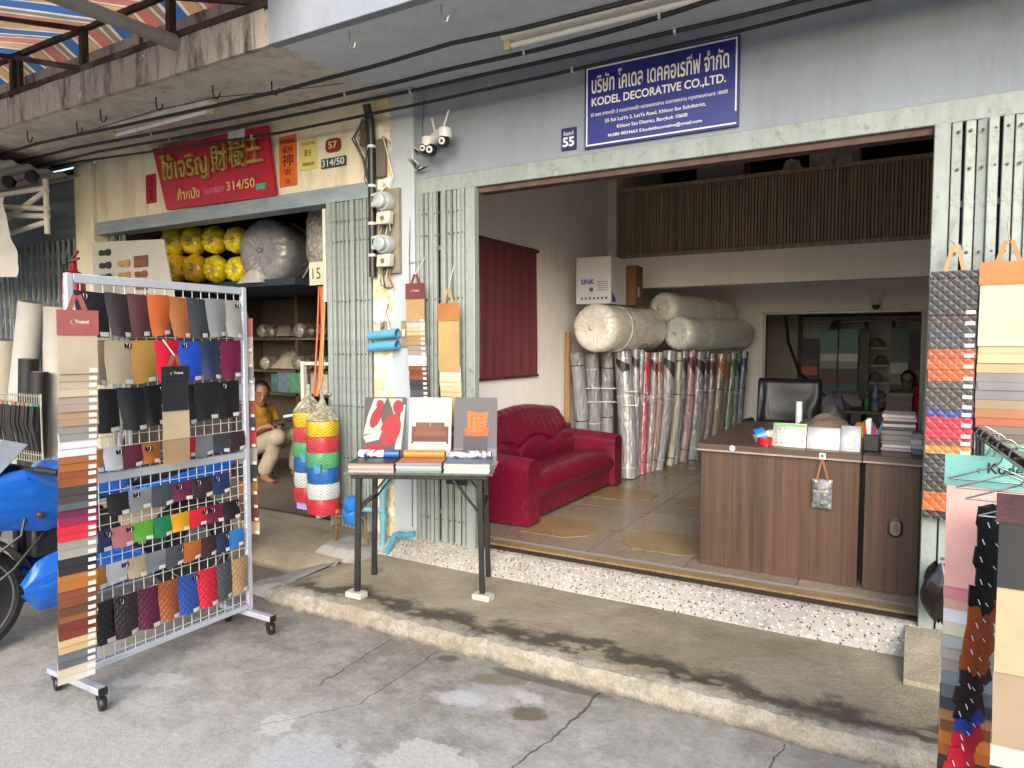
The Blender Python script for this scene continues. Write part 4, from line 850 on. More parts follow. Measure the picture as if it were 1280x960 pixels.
# tufted black, orange and red strip seen from the side
tf = thing('tufted_strip', 'ragged tufted strip, black to orange to red, on the right rail', 'sample strip', (.2, 2.2, .4), 0, 'hanging leather sample strips')
zt = 1.15
for i, (c, h) in enumerate([('#17171a',.06)]*5 + [('#b0552a',.05)]*4 + [('#2c2226',.05)]*3 + [('#2a46a8',.04)] + [('#c91f3c',.05)]*3 + [('#5a2430',.05)]*2 + [('#b98532',.06)]*2):
    b = MB()
    for k in range(4):
        xx = .178 + .011*k - .0036*i + rnd.uniform(-.009, .009); yy = 2.2 + .028*k + rnd.uniform(-.008, .008)
        b.prism([(-.014, 0), (.014, 0), (.016+rnd.uniform(0,.008), -h*rnd.uniform(.8,1.3)), (rnd.uniform(-.006,.006), -h*rnd.uniform(1.3,1.7)), (-.02-rnd.uniform(0,.008), -h*rnd.uniform(.7,1.1))], (xx, yy, zt), Vector((1, .5, rnd.uniform(-.3,.3))).normalized(), (-.12, -.25, 1), .006)
    b.build('tuft_row', leather(c, .4), tf)
    b = MB(); jx, jz = rnd.uniform(-.01,.01), rnd.uniform(-.012,.012); b.tube([(.180-.0036*i+jx, 2.185, zt-.03+jz), (.185-.0036*i+jx, 2.182, zt-.043+jz)], .0013, 4); b.tube([(.197-.0036*i-jx, 2.195, zt-.04-jz), (.203-.0036*i-jx, 2.192, zt-.048-jz)], .0013, 4); b.build('stitch', W_, tf); zt -= h*.9
TONE = .5
sample_strip('dark grey and cream sample strip with pinked edges nearest the camera', (.295, 1.80, 1.265), (1, 0.02, 0), .26, mat('#5b3440', .4), .062, [('#2a2c32', .14), ('#cdbf98', .185), ('#b8a287', .16), ('#d8d8d6', .05), ('#2b2b30', .09)], ('Trusted', -.06, .3, .25, WI), NV, None, stickers=False)
sample_strip('grey and tan swatch fan half hidden behind the black tufted strip', (.345, 2.12, 1.20), (1, .2, 0), .24, mat('#232429', .4), .09, [('#20222a', .24)] + stack(['#d0d2d4','#9fa3a6','#c0a060','#b8a272','#8d9196','#2c3038','#d4d6d8','#7d4a34','#a5582e','#54303a','#8c8f92','#33363c'], .055), None, None, None)
b = MB()
def bagf(u, v):
    a = u*2*math.pi; r = .075*math.sin(math.pi*min(1, v*.93 + .05))**.6*(1 + .12*math.sin(a*5 + v*6)); return (.135 + r*math.cos(a), 3.74 + r*.7*math.sin(a), .56 - .27*v + .012*math.sin(a*3))
b.sheet(bagf, 26, 12); tag(b.build('plastic_bag', mat('#141416', .25, coat=.4, bump=.4, bscale=25)), 'black plastic bag tied to the right gate post', 'bag')
TONE = .62
# ================================================================ FOLDING TABLE ON THE PAVEMENT
TU = Vector((.892, .452, 0)); TV = Vector((-.452, .892, 0)); TC = Vector((-2.545, 3.352, 0))
def tp(a, d, z): return TC + TU*a + TV*d + Vector((0, 0, z))
MT = Matrix((TU, TV, (0,0,1))).transposed()
TB = thing('folding_table', 'black legged folding table with glass top in front of the gate', 'table', TC); BK = mat('#1b1b1d', .4, .2, var=.15)
b = MB(); b.obox(tp(0,0,.814), (.80, .40, .03), MT); b.build('frame', BK, TB, .003)
b = MB(); b.obox(tp(0,0,.8335), (.86, .46, .008), MT); b.build('glass_top', glow_free_glass(), TB)
for a, d, z0 in ((-.36,-.19,.137),(.36,-.19,.137),(-.36,.19,.104),(.36,.19,.104)):
    b = MB(); b.bar(tp(a*.98, d, .80), tp(a*1.02, d*1.03, z0), .032, .032, TV); l = b.build('leg', BK, TB, .002)
    b = MB(); sgn = -1 if a < 0 else 1; b.bar(tp(a*.98, d, .60), tp((abs(a)-.16)*sgn, d, .795), .018, .012); b.build('brace', BK, l)
b = MB(); b.bar(tp(-.36,-.18,.62), tp(-.36,.18,.62), .02); b.build('cross_rail', BK, TB); b = MB(); b.bar(tp(.36,-.18,.62), tp(.36,.18,.62), .02); b.build('cross_rail', BK, TB)
for a, w_ in ((-.365, 'left'), (.365, 'right')):
    b = MB(); b.obox(tp(a*1.02, -.20, .119), (.115, .07, .034), MT @ Matrix.Rotation(-.45, 3, 'Z')); tag(b.build('tile_offcut', mat('#c9c5ba', .6), None, .003), f'pale tile offcut under the {w_} front leg of the table', 'block', 'tile offcuts under the table legs')
BC = [(['#b9a9a0','#c4857d','#d3cabd','#a87a70'], '#2a2a2e', 'black covered sample book with pink edges on the table'), (['#6e8286','#8ba09f','#b7c0ba','#7c8d90'], '#bf7d6d', 'salmon covered sample book in the middle of the table'), (['#c9cbb4','#d2d3bf','#c4c6ae','#cfd0ba'], '#5f7f96', 'blue covered sample book with cream pages on the table')]
RC = [('#8fa0c0', '#e4e2e8', 'blue and white patterned roll lying on the black sample book'), ('#d1852f', '#c47a2a', 'orange leather roll lying on the salmon sample book'), ('#8a8590', '#b9a7a0', 'grey and red patterned roll lying on the blue sample book')]
for i in range(3):
    a = -.275 + .277*i; z = .838
    t = thing('sample_book', BC[i][2], 'sample book', tp(a, -.09, z), 0, 'sample books on the folding table')
    for k, c in enumerate(BC[i][0]):
        b = MB(); b.obox(tp(a + .003*(k % 2), -.085 - .004*k, z + .007 + k*.0135), (.262, .25, .0125), MT); b.build('page_block', mat(c, .6, var=.2, scale=3, stretch=(1,1,60)), t)
    b = MB(); b.obox(tp(a, -.085, z + .056), (.266, .255, .004), MT); b.build('cover', leather(BC[i][1]), t)
    p0, p1 = tp(a - .12, -.02, z + .08), tp(a + .125, -.02, z + .08)
    t = thing('leather_roll', RC[i][2], 'roll', tp(a, -.02, z + .06), 0, 'small rolls on the sample books')
    m = NT('patterned_roll'); st_ = m.noise(7, 2, .5, m.map((1.2, 1.2, 1.2)), 2.5); mm = mat('#d1852f', .4) if i == 1 else None
    if mm is None:
        m.base(m.mix(m.ramp(st_, .47, .53), lin('#3c3f55' if i == 0 else '#55525c'), lin('#d5d3dc' if i == 0 else '#a8a0a6'))); mm = m.set(rough=.35)
    b = MB(); b.tube([p0.lerp(p1, f/6) for f in range(7)], .024, 18); b.build('roll', mm, t)
    if i == 0: b = MB(); b.tube([p0.lerp(p1, .62), p0.lerp(p1, 1.002)], .0246, 18); b.build('blue_end', mat('#2b68b8', .4), t)
    b = MB(); b.tube([p1, p1 + (p1-p0).normalized()*.002], .0225, 18); b.build('core', mat('#2d2522', .7), t)
TONE = .44
# three catalogue posters standing at the back of the table
def poster(i, label, bg):
    a = -.275 + .285*i; o = tp(a - .135, .10, .845); up = (Vector((0,0,1)) + TV*.20).normalized(); t = thing('catalogue_poster', label, 'poster', tp(a, .1, .84), 0, 'catalogue posters on the folding table')
    b = MB(); b.prism([(0,0),(.268,0),(.268,.40),(.26,.408),(.008,.408),(0,.40)], o, TU, up, -.004); b.build('card', mat(bg, .6, var=.05, bump=0, spec=.25), t)
    b = MB(); b.bar(o + TU*.134 + up*.3 + TV*.01, o + TU*.134 + TV*.12, .03, .004); b.build('stand', mat('#8f8b84', .6), t)
    k = [0]
    def shp(pts, hx, name='print'):
        k[0] += 1; n_ = TU.cross(up); b = MB(); b.add([o + TU*p[0] + up*p[1] + n_*(.0006 + .0005*k[0]) for p in pts], [tuple(range(len(pts)))]); b.build(name, mat(hx, .6, var=.12, scale=20, bump=0, spec=.25), t)
    return t, shp, o, up
def ell(cx, cz, rx, rz, rot=0, n=18): return [(cx + rx*math.cos(q)*math.cos(rot) - rz*math.sin(q)*math.sin(rot), cz + rx*math.cos(q)*math.sin(rot) + rz*math.sin(q)*math.cos(rot)) for q in [2*math.pi*j/n for j in range(n)]]
t, S1, o, up = poster(0, 'poster showing red and white car seats, left on the table', '#63615f')
S1([(.02,.28),(.06,.4),(.14,.4),(.1,.3),(.13,.2),(.0,.17)], '#d4d2ce'); S1([(.2,.08),(.24,.36),(.262,.36),(.24,.08)], '#dcdad6'); S1([(.15,.4),(.24,.4),(.24,.33),(.19,.30)], '#c9c6c2')
S1(ell(.1,.36,.025,.03), '#b93440'); S1(ell(.075,.28,.03,.07,-.35), '#b5323d'); S1(ell(.215,.345,.033,.045), '#b93440'); S1(ell(.17,.2,.062,.105,-.3), '#c03843'); S1([(.0,.16),(.05,.18),(.12,.2),(.1,.14),(.02,.12)], '#d9d7d3'); S1(ell(.08,.055,.085,.06,-.15), '#b8323d'); S1([(.16,.04),(.24,.05),(.24,.02),(.16,.015)], '#d3d1cd')
t, S1, o, up = poster(1, 'white poster showing a brown sofa, centre of the table', '#d2d4d4')
S1([(.02,.13),(.25,.13),(.25,.225),(.02,.225)], '#7c4d42'); S1([(.045,.19),(.133,.19),(.133,.25),(.045,.25)], '#8d5a4c'); S1([(.137,.19),(.225,.19),(.225,.25),(.137,.25)], '#8a5749'); S1([(.035,.165),(.235,.165),(.235,.195),(.035,.195)], '#94604f'); S1([(.02,.118),(.03,.118),(.03,.13),(.02,.13)], '#3a2a26'); S1([(.24,.118),(.25,.118),(.25,.13),(.24,.13)], '#3a2a26')
text('TRUSTED', o + TU*.10 + up*.04 + TU.cross(up)*.004, TU, up, .075, .011, mat('#55585c', .6), t, .01)
t, S1, o, up = poster(2, 'grey poster showing an orange tufted wing chair, right on the table', '#77737a')
S1([(0,.0),(.268,.0),(.268,.09),(0,.09)], '#9a97a0'); S1([(.06,.07),(.21,.07),(.21,.17),(.06,.17)], '#5d5a60'); S1([(.085,.19),(.195,.19),(.215,.32),(.17,.312),(.14,.315),(.08,.325)], '#d0814a'); S1([(.065,.19),(.095,.19),(.09,.22),(.065,.22)], '#c2713c'); S1([(.19,.19),(.22,.19),(.22,.22),(.195,.22)], '#c2713c'); S1([(.07,.165),(.215,.165),(.215,.192),(.07,.192)], '#bd6c38')
for r_ in range(4):
    for c_ in range(3): S1(ell(.11 + .03*c_, .215 + .025*r_, .004, .004, 0, 8), '#8a4a22', 'button_print')

TONE = 1.0
# ================================================================ SOFA
SF = thing('sofa', 'crimson leather two seat sofa with gathered back along the left wall', 'sofa', (-2.75, 5.3, .22)); CR = m_sofa(); y0, y1 = 4.42, 6.33
b = MB(); b.box(-3.07, -2.47, y0 + .1, y1 - .1, .245, .47); b.build('base', CR, SF, .02, 3)
def seat(u, v):
    # wraps from the front lip over the top to the back
    y = y0 + .2 + (y1 - y0 - .4)*u; s = v*1.0
    if s < .3: q = s/.3; x = -2.455 - .0*q + .03*math.sin(q*math.pi); z = .40 + .13*q
    elif s < .45: q = (s-.3)/.15; x = -2.455 - .06*q; z = .53 + .045*math.sin(q*math.pi/2)
    else: q = (s-.45)/.55; x = -2.515 - .42*q; z = .575 - .03*q
    z += .018*math.sin(u*math.pi)**.5*(1 if s > .3 else .3) + .003*noise.noise((x*9, y*6, 1)); return (x, y, z)
b = MB(); b.sheet(seat, 40, 26); b.build('seat_cushion', CR, SF)
b = MB(); b.box(-2.93, -2.46, y0 + .2, y1 - .2, .38, .535); b.build('seat_core', CR, SF)
def back(u, v):
    y = y0 + .04 + (y1 - y0 - .08)*u; e = abs(2*u - 1)
    top = 1.0 + .035*math.cos(2*math.pi*(u-.5))  - .20*max(0, e - .72)**1.0/.28*1.1
    c = (u*3) % 1.0; arch = .70 + .07*math.sin(c*math.pi)
    if v < .72:
        q = v/.72; z = .52 + (top - .03 - .52)*q; x = -2.86 - .10*q + .055*math.sin(min(1, q*1.05)*math.pi)
        above = z > arch
        pl = math.sin(u*math.pi*34 + 3*noise.noise((u*6, q*2, 0)))*.5 + .5
        g = math.exp(-((z - arch)/.018)**2)
        x += -.026*g + (.010*pl*math.exp(-((z-arch-.07)/.10)**2) if above else .014*math.sin(c*math.pi)*math.exp(-((z-.62)/.09)**2) + .006*pl*math.exp(-((z-arch+.05)/.06)**2))
        x += -.012*math.exp(-(min(c, 1-c)/.02)**2)*(0 if above else 1)
    else:
        q = (v-.72)/.28; x = -2.96 - .11*math.sin(q*math.pi/2)*1.0; z = top - .03 + .035*math.sin(q*math.pi) - .25*max(0, q-.5)
        x += .006*math.sin(u*math.pi*34)*(1-q)
    return (x, y, z)
b = MB(); b.sheet(back, 150, 60); b.build('backrest', CR, SF, sharp=1.5)
b = MB(); b.box(-3.08, -2.93, y0 + .06, y1 - .06, .245, .80); b.build('back_panel', CR, SF, .02, 2)
for sgn, ya, yb in ((-1, y0, y0 + .21), (1, y1 - .21, y1)):
    prof = []
    yc = (ya + yb)/2; w = yb - ya
    def arm(u, v, yc=yc, w=w):
        x = -3.05 + .63*u; a = v*math.pi*2
        # rounded slab section: straight cheeks, rolled top
        t_ = v*4
        if t_ < 1: yy = -w*.42; z = .235 + .36*t_
        elif t_ < 3:
            q = (t_-1)/2; yy = -w*.5*math.cos(q*math.pi)*(1.0 if .1 < q < .9 else .92); z = .62 + .10*math.sin(q*math.pi) 
        else: yy = w*.42; z = .595 - .36*(t_-3)
        lift = .03*(1-u)**2 + .015*math.sin(u*math.pi)
        return (x, yc + yy, z + lift*(1 if z > .5 else 0))
    b = MB(); b.sheet(arm, 14, 36); 
    pts = [arm(1, j/36) for j in range(37)]; b.add([Vector(p) for p in pts] , [tuple(range(37))]); b.build('arm', CR, SF, .012, 2)
for x in (-3.0, -2.52):
    for y in (y0 + .08, y1 - .08): b = MB(); b.lathe([(.022,0),(.028,.03)], (x, y, .218), (0,0,1), 10); b.build('leg', BLACK(), SF)
# roller blind on the left wall
BL = thing('roller_blind', 'dark red roller blind hung on the white left wall', 'blind', (-3.09, 5.3, 1.3))
b = MB(); b.sheet(lambda u, v: (-3.075 + .004*math.sin(u*40)+ .006*math.sin(u*5+v*3), 4.80 + .99*u, 2.43 - 1.14*v), 60, 8); b.build('fabric', mat('#642c33', .75, var=.1, scale=3, stretch=(1,6,.4)), BL)
for z, r in ((2.44, .016), (1.285, .012)): b = MB(); b.tube([(-3.072, 4.78, z), (-3.072, 5.81, z)], r, 10); b.build('roller' if z > 2 else 'bottom_bar', mat('#4a2128', .5), BL)

def mixhex(a, b, f): return '#' + ''.join('%02x' % round(int(a[i:i+2], 16)*(1-f) + int(b[i:i+2], 16)*f) for i in (1, 3, 5))
# ================================================================ FABRIC ROLLS
RP = [(-2.95,6.52,-2.95,6.43),(-2.88,6.69,-2.88,6.62),(-2.78,6.89,-2.78,6.83),(-2.48,6.64,-2.59,6.76),(-2.47,6.77,-2.5,6.89),(-2.46,6.84,-2.46,6.96),(-2.44,6.93,-2.45,7.05),(-2.42,7.06,-2.39,7.18),(-2.41,7.15,-2.37,7.27),(-2.39,7.26,-2.29,7.38),(-2.34,7.58,-2.28,7.7),(-2.32,7.7,-2.26,7.82),(-2.29,7.88,-2.23,8.0),(-2.25,8.12,-2.2,8.24),(-2.23,8.24,-2.15,8.36),(-2.18,8.39,-2.12,8.51),(-2.12,8.57,-2.05,8.69),(-2.08,8.71,-2.01,8.83),(-2.03,8.85,-1.97,8.97),(-1.99,8.98,-1.94,9.08),(-1.94,9.13,-1.89,9.23)]
RL = [('#7f8286',.068,None),('#7c7f84',.072,None),('#85888b',.07,None),('#8a8d90',.088,'#22242a'),('#777b80',.05,'#2a2c30'),('#73777c',.04,None),('#b05562',.052,'#c21f33'),('#8d7379',.045,'#4a2a38'),('#8c6c62',.055,'#7a3f2c'),('#84888c',.078,'#2a2e38'),('#b9b49c',.045,None),('#6f7378',.05,'#20222a'),('#946b74',.062,'#5a2038'),('#85898c',.085,'#262a36'),('#7c7478',.055,'#33202c'),('#806a68',.06,'#5a2a3c'),('#8e7761',.075,'#8a6236'),('#86706c',.055,'#7a4a40'),('#55795a',.06,'#2e6a3c'),('#6b7480',.05,'#26304a'),('#55657c',.055,'#2c4a86')]
CNM = ['clear wrapped grey','second clear wrapped grey','third clear wrapped grey','thick silver grey','slim grey','thin dark grey','bright pink red','slim mauve','brown','thick grey leaning','slim cream','narrow charcoal','dusty rose','wide grey tilted','dim grey brown','dim reddish brown','tan','dim brown','green','dim slate','dark blue']
for i, ((bx, by, tx, ty), (hx, r, corner)) in enumerate(zip(RP, RL)):
    p0 = Vector((bx, by, .222)); top = 1.51 + rnd.uniform(-.03, .02) - (.03 if i > 14 else 0); p1 = Vector((tx, ty, top))
    t = thing('fabric_roll', f'{CNM[i]} leather roll, number {i+1} from the sofa in the standing row' if i > 13 else f'{CNM[i]} leather roll standing in the row behind the sofa', 'fabric roll', p0, 0, 'leather rolls standing along the left wall')
    bend = rnd.uniform(-.02, .03); k = 14; pts = []; rs = []
    for j in range(k + 1):
        f = j/k; p = p0.lerp(p1, f); p.x += bend*math.sin(f*math.pi); p.y += bend*.5*math.sin(f*5); pts.append(p); rs.append(r*(1 + .05*noise.noise((i*3, f*6, 0)) + (.03 if .3 < f < .7 else 0)))
    b = MB(); b.tube(pts, rs, 16); b.build('wrapped_roll', wrap(mixhex(hx, '#a6a9ad', .38 if i != 6 else .1), .5, .24, (1,1,.3)), t, sharp=1)
    for f in ((.08, .62, .93) if i > 2 else (.45, .88)):
        f += rnd.uniform(-.03, .03); j = min(int(f*k), k-1); a = pts[j].lerp(pts[j+1], f*k - j); b = MB(); d_ = (pts[j+1]-pts[j]).normalized(); b.tube([a, a + d_*.012], rs[j]*1.045, 16); b.build('band', mat('#b9bcc0' if i % 2 else '#4a4a4c', .25, .2), t)
    if corner:
        a = pts[k-1]; q = Vector((.62, -.78, 0)); q.normalize(); s_ = Vector((.78, .62, 0)); rr = r*1.13
        def cf(u, v, a=a, rr=rr, r=r):
            an = -1.1 + 1.5*u; c0 = a + Vector((math.cos(an + R(-52))*rr, math.sin(an + R(-52))*rr, .03 - (.05 + .13*u)*v - .06*u)); return c0
        b = MB(); b.sheet(cf, 8, 4, .002); b.build('corner_swatch', leather(corner), t)
    b = MB(); b.tube([pts[-1], pts[-1] + Vector((0,0,.004))], r*.8, 14); b.build('core', mat('#8f8578', .8), t)
for z in (.98, 1.12):
    b = MB(); b.tube([(-2.88, 6.44, z + .01), (-2.80, 6.62, z + .005), (-2.66, 6.75, z), (-2.50, 6.60, z - .02), (-2.37, 6.62, z - .01)], .006, 6); tag(b.build('strap', mat('#d4d6d8', .35)), ('lower' if z < 1 else 'upper') + ' white strap tied round the wrapped grey rolls', 'strap')
for i in range(11):
    x, y = RP[3 + i][0] + .085, RP[3 + i][1] + .02; z = 1.02 + rnd.uniform(-.06, .06); b = MB()
    for k in range(3):
        a = [Vector((x, y, z))]; s_ = rnd.choice((-1, 1))
        for q in range(4): a.append(a[-1] + Vector((rnd.uniform(.0, .012), s_*rnd.uniform(.0, .03), .025 - .02*q - rnd.uniform(0, .02))))
        b.tube(a, .0022, 5)
    b.build('tie_string', mat('#c9cbcc', .3), [o for o in bpy.data.objects if o.name.startswith('fabric_roll')][3 + i])
def wrapped(label, p0, p1, r, hx, group, lump=.05):
    p0, p1 = Vector(p0), Vector(p1); ax = (p1 - p0).normalized(); L = (p1 - p0).length; t = thing('wrapped_bale', label, 'bale', p0, 0, group)
    prof = [(.02, -.012), (.10*r/.25, .006), (r*.55, -.012), (r*.8, -.004), (r*.95, .03), (r, .08)]
    prof += [(r*(1 + lump*noise.noise((f*9, p0.x*3, p0.z))) , .08 + (L - .16)*f) for f in [k/12 for k in range(1, 12)]]
    prof += [(r, L - .08), (r*.93, L - .02), (r*.7, L), (.03, L + .02)]
    b = MB(); b.lathe(prof, p0, ax, 84, lambda a, i: 1 + (.10*math.sin(a*19) if i in (1, 2) else .035*math.sin(a*19) if i == 3 else .012*math.sin(a*19) if i == 4 else .0) + lump*.5*noise.noise((math.cos(a)*2, math.sin(a)*2, i*.5)))
    b.build('bale', wrap(hx, .3, .25, (1.6,.7,1.6), 0., .45), t, sharp=1.2)
    q = ax.to_track_quat('Z', 'Y'); b = MB(); b.lathe([(.012, -.05), (.028, -.035), (.012, -.015), (.03, .0)], p0, ax, 12); b.build('knot', wrap(hx, .6, .25), t)
    for f in (.3, .66): b = MB(); c = p0 + ax*L*f; b.tube([c, c + ax*.01], r*1.012, 32); b.build('band', wrap('#d0d2cf', .3, .2), t)
    return t
WG = 'plastic wrapped bales on top of the rolls'
wrapped('large cream bale in clear plastic lying below the white carton', (-2.66, 6.15, 1.735), (-2.55, 7.45, 1.735), .235, '#ece9df', WG)
wrapped('pale green wrapped bale lying on the far rolls', (-2.27, 7.55, 1.70), (-1.93, 9.25, 1.70), .19, '#e2eae4', WG)
wrapped('white wrapped bale lying on top of the pale green one', (-2.47, 7.62, 1.985), (-2.12, 9.2, 1.96), .175, '#ebebe6', WG)
# cartons on the bale
def carton(label, x0, x1, y0, y1, z0, z1, hx, rz=0):
    t = thing('carton', label, 'carton', ((x0+x1)/2, (y0+y1)/2, z0)); b = MB(); b.box(x0, x1, y0, y1, z0, z1); b.build('box', mat(hx, .75, var=.08, scale=4), t, .003)
    b = MB(); b.box(x0 + .0, x1, (y0+y1)/2 - .025, (y0+y1)/2 + .025, z1 + .001, z1 + .002); b.build('tape', mat('#b79d72', .4), t)
    return t
t = carton('white carton printed SINK on top of the cream bale', -2.86, -2.50, 6.20, 6.60, 1.965, 2.41, '#c6c9cc')
BI = mat('#24479a', .6, bump=0)
text('SINK', (-2.81, 6.198, 2.15), FX, FZ, .145, .05, BI, t, .03)
b = MB()
for k in range(7): b.box(-2.81 + k*.042, -2.787 + k*.042, 6.197, 6.1985, 2.005, 2.028)
for a in range(5): b.box(-2.64, -2.53, 6.197, 6.1985, 2.09 + a*.02, 2.096 + a*.02)
b.prism(ell(-2.70, 2.10, .022, .022), (0, 6.1985, 0), (1,0,0), (0,0,1), .001); b.build('printing', mat('#55607a', .6, bump=0), t)
b = MB(); b.prism([(0,0),(.1,0),(.1,.03),(.0,.1)], (-2.4985, 6.22, 1.98), (0,1,0), (0,0,1), .001); b.build('blue_corner', BI, t)
t = carton('brown carton behind the white carton', -2.66, -2.42, 6.66, 6.86, 1.965, 2.36, '#6a4c34'); b = MB(); b.box(-2.418, -2.416, 6.70, 6.76, 2.05, 2.15); b.build('label', STK, t)
b = MB(); b.bar((-3.03, 6.385, .22), (-3.06, 6.44, 1.70), .05, .03); tag(b.build('timber_batten', m_timber()), 'wooden batten leaning on the wall beside the sofa', 'batten')
b = MB()
for s_ in (0, 1):
    b.tube([(-2.45 + .05*s_ + .022*math.cos(a), 6.87 + .04*s_, 1.555 + .03*math.sin(a)) for a in [R(30*k) for k in range(13)]], .004, 6)
tag(b.build('scissors', BLACK()), 'black handled scissors stuck on top of the pink roll', 'scissors')
# ================================================================ DESK AND WHAT STANDS ON IT
DK_ = thing('counter_desk', 'dark walnut laminate counter desk at the shop entrance', 'desk', (-.6, 4.5, .22))
b = MB(); b.box(-1.115, -.242, 4.262, 4.285, .222, .93); b.build('front_panel', m_desk(), DK_, .001)
b = MB(); b.box(-.214, .046, 4.262, 4.285, .222, .93); ep = b.build('end_panel', m_desk(), DK_, .001)
b = MB(); b.box(-1.115, -1.09, 4.286, 5.62, .222, .93); b.build('side_panel', m_desk(), DK_)
b = MB(); b.box(-.242, -.214, 4.40, 4.42, .222, .93); b.build('gap_back', BLACK(), DK_)
b = MB(); b.box(-1.135, -.231, 4.235, 5.65, .931, .976); b.build('desk_top', m_top(), DK_, .003)
b = MB(); b.box(-.227, .06, 4.238, 5.2, .931, .974); b.build('desk_top', m_top(), DK_, .003)
b = MB(); b.box(-1.137, -.233, 4.2325, 4.236, .931, .941); b.box(-.227, .06, 4.2335, 4.238, .931, .941); b.build('edge_strip', mat('#8a7a70', .35), DK_)
def racetrack(cx, cz, w, h, n=10):
    r = w/2; return [(cx + r*math.cos(a), cz + h/2 - r + r*math.sin(a)) for a in [math.pi*k/n for k in range(n+1)]] + [(cx + r*math.cos(a), cz - h/2 + r + r*math.sin(a)) for a in [math.pi + math.pi*k/n for k in range(n+1)]]
b = MB(); o_ = racetrack(-.062, .585, .074, .108); i_ = racetrack(-.062, .585, .052, .086); n = len(o_)
b.v = [(p[0], 4.258, p[1]) for p in o_] + [(p[0], 4.254, p[1]) for p in i_] + [(p[0], 4.261, p[1]) for p in i_]; b.f = [(j, (j+1) % n, n + (j+1) % n, n + j) for j in range(n)] + [(n + j, n + (j+1) % n, 2*n + (j+1) % n, 2*n + j) for j in range(n)]
g = b.build('grommet', BLACK(), ep)
b = MB(); b.prism(i_, (0, 4.2605, 0), (1,0,0), (0,0,1), .001); b.build('grommet_opening', mat('#6b5f4c', .8, var=.5, scale=30), g)
b = MB(); b.lathe([(.017,0),(.015,.004)], (-.925, 4.2345, .957), (0,-1,0), 16); b.build('button', mat('#d8d8d4', .4), DK_)
t = thing('hook_sticker', 'small white hook sticker on the desk edge', 'hook', (-.43, 4.23, .95)); b = MB(); b.box(-.447, -.413, 4.226, 4.232, .932, .968); b.build('plate', WHITE(), t, .002); b = MB(); b.lathe([(.009,0),(.008,.003)], (-.43, 4.226, .952), (0,-1,0), 12); b.build('dot', mat('#2f6f4f', .5), t)
t = thing('mini_tote_bag', 'tiny clear tote bag with brown handles hanging on the desk front', 'bag', (-.425, 4.22, .66))
def tote(u, v):
    p = -.478 + .104*u; return (p, 4.232 - .022*math.sin(u*math.pi)*math.sin(v*math.pi)**.5, .655 + .165*v)
b = MB(); b.sheet(tote, 14, 14, .004); b.build('pouch', wrap('#6f7478', .6, .12), t)
text('love welcome', (-.465, 4.207, .75), FX, FZ, .075, .014, mat('#c9b28a', .5), t, .0)
b = MB(); b.bar((-.455, 4.226, .815), (-.432, 4.226, .93), .011, .003, (0,1,0)); b.bar((-.395, 4.226, .815), (-.428, 4.226, .93), .011, .003, (0,1,0)); b.build('handle', mat('#7a4a30', .5), t)
for x in (-.46, -.392): b = MB(); b.lathe([(.008,0),(.006,.003)], (x, 4.222, .808), (0,-1,0), 10); b.build('stud', mat('#d5c8b0', .3, .5), t)
def standcard(name, label, cat, x0, x1, y, z, h, m):
    t = thing(name, label, cat, ((x0+x1)/2, y, z)); b = MB(); b.add([(x0,y,z),(x1,y,z),(x1,y+.045,z+h),(x0,y+.045,z+h),(x1,y+.1,z),(x0,y+.1,z)], [(0,1,2,3),(3,2,4,5)]); o = b.build('card', m, t); s_ = o.modifiers.new('s','SOLIDIFY'); s_.thickness = .002; return t
cal_ = standcard('desk_calendar', 'white desk calendar with green header on the counter', 'calendar', -.715, -.53, 4.32, .977, .135, mat('#cfcfc4', .6, var=.04))
uy_ = Vector((0, .045, .135)).normalized()
b = MB(); nn_ = Vector((1,0,0)).cross(uy_)
def on(x, f, d=.0018): return Vector((x, 4.32, .977)) + Vector((0, .045, .135))*f + nn_*d
b.add([on(-.71,.86), on(-.535,.86), on(-.535,.95), on(-.71,.95)], [(0,1,2,3)]); b.build('header_band', mat('#5d9a4a', .6), cal_)
for r_ in range(5):
    text('  '.join(str(1 + 7*r_ + k) for k in range(7) if 1 + 7*r_ + k < 32), on(-.70, .68 - .14*r_), FX, uy_, .155 if r_ < 4 else .07, .011, mat('#6b6b66', .7), cal_, .0, .001)
c2 = standcard('card_stand', 'white card with grey arc standing on the counter', 'card', -.525, -.345, 4.315, .977, .12, mat('#dcdcdc', .5, var=.03))
b = MB(); arc = [on(-.435 + .08*math.cos(a), .05 + .55*math.sin(a)) for a in [math.pi*k/14 for k in range(15)]] + [on(-.435 + .045*math.cos(a), .05 + .28*math.sin(a)) for a in [math.pi - math.pi*k/14 for k in range(15)]]
b.add(arc, [(k, k+1, 28-k, 29-k) for k in range(14)]); b.build('arc_print', mat('#a3a39c', .6), c2)
c3 = standcard('paper_sheet', 'white and grey printed sheet standing on the counter', 'paper', -.345, -.245, 4.30, .977, .14, mat('#d6d8dc', .5, var=.04))
b = MB(); b.add([on(-.34,.1,.004)+Vector((0,-.02,0)), on(-.25,.1,.004)+Vector((0,-.02,0)), on(-.25,.75,.004)+Vector((0,-.02,0))], [(0,1,2)]); b.build('grey_print', mat('#a9adb4', .6), c3)
t = thing('tape_roll', 'blue roll of tape on the counter', 'tape', (-.82, 4.42, .977)); b = MB(); b.lathe([(.03,-.03),(.055,-.03),(.055,.03),(.03,.03)], (-.80, 4.42, 1.012), (.8,.4,.3), 20); b.build('tape', mat('#1f62b4', .3), t)
b = MB(); b.lathe([(.018,-.036),(.03,-.036),(.03,.036),(.018,.036)], (-.80, 4.42, 1.012), (.8,.4,.3), 16); b.build('core', mat('#b09a72', .7), t)
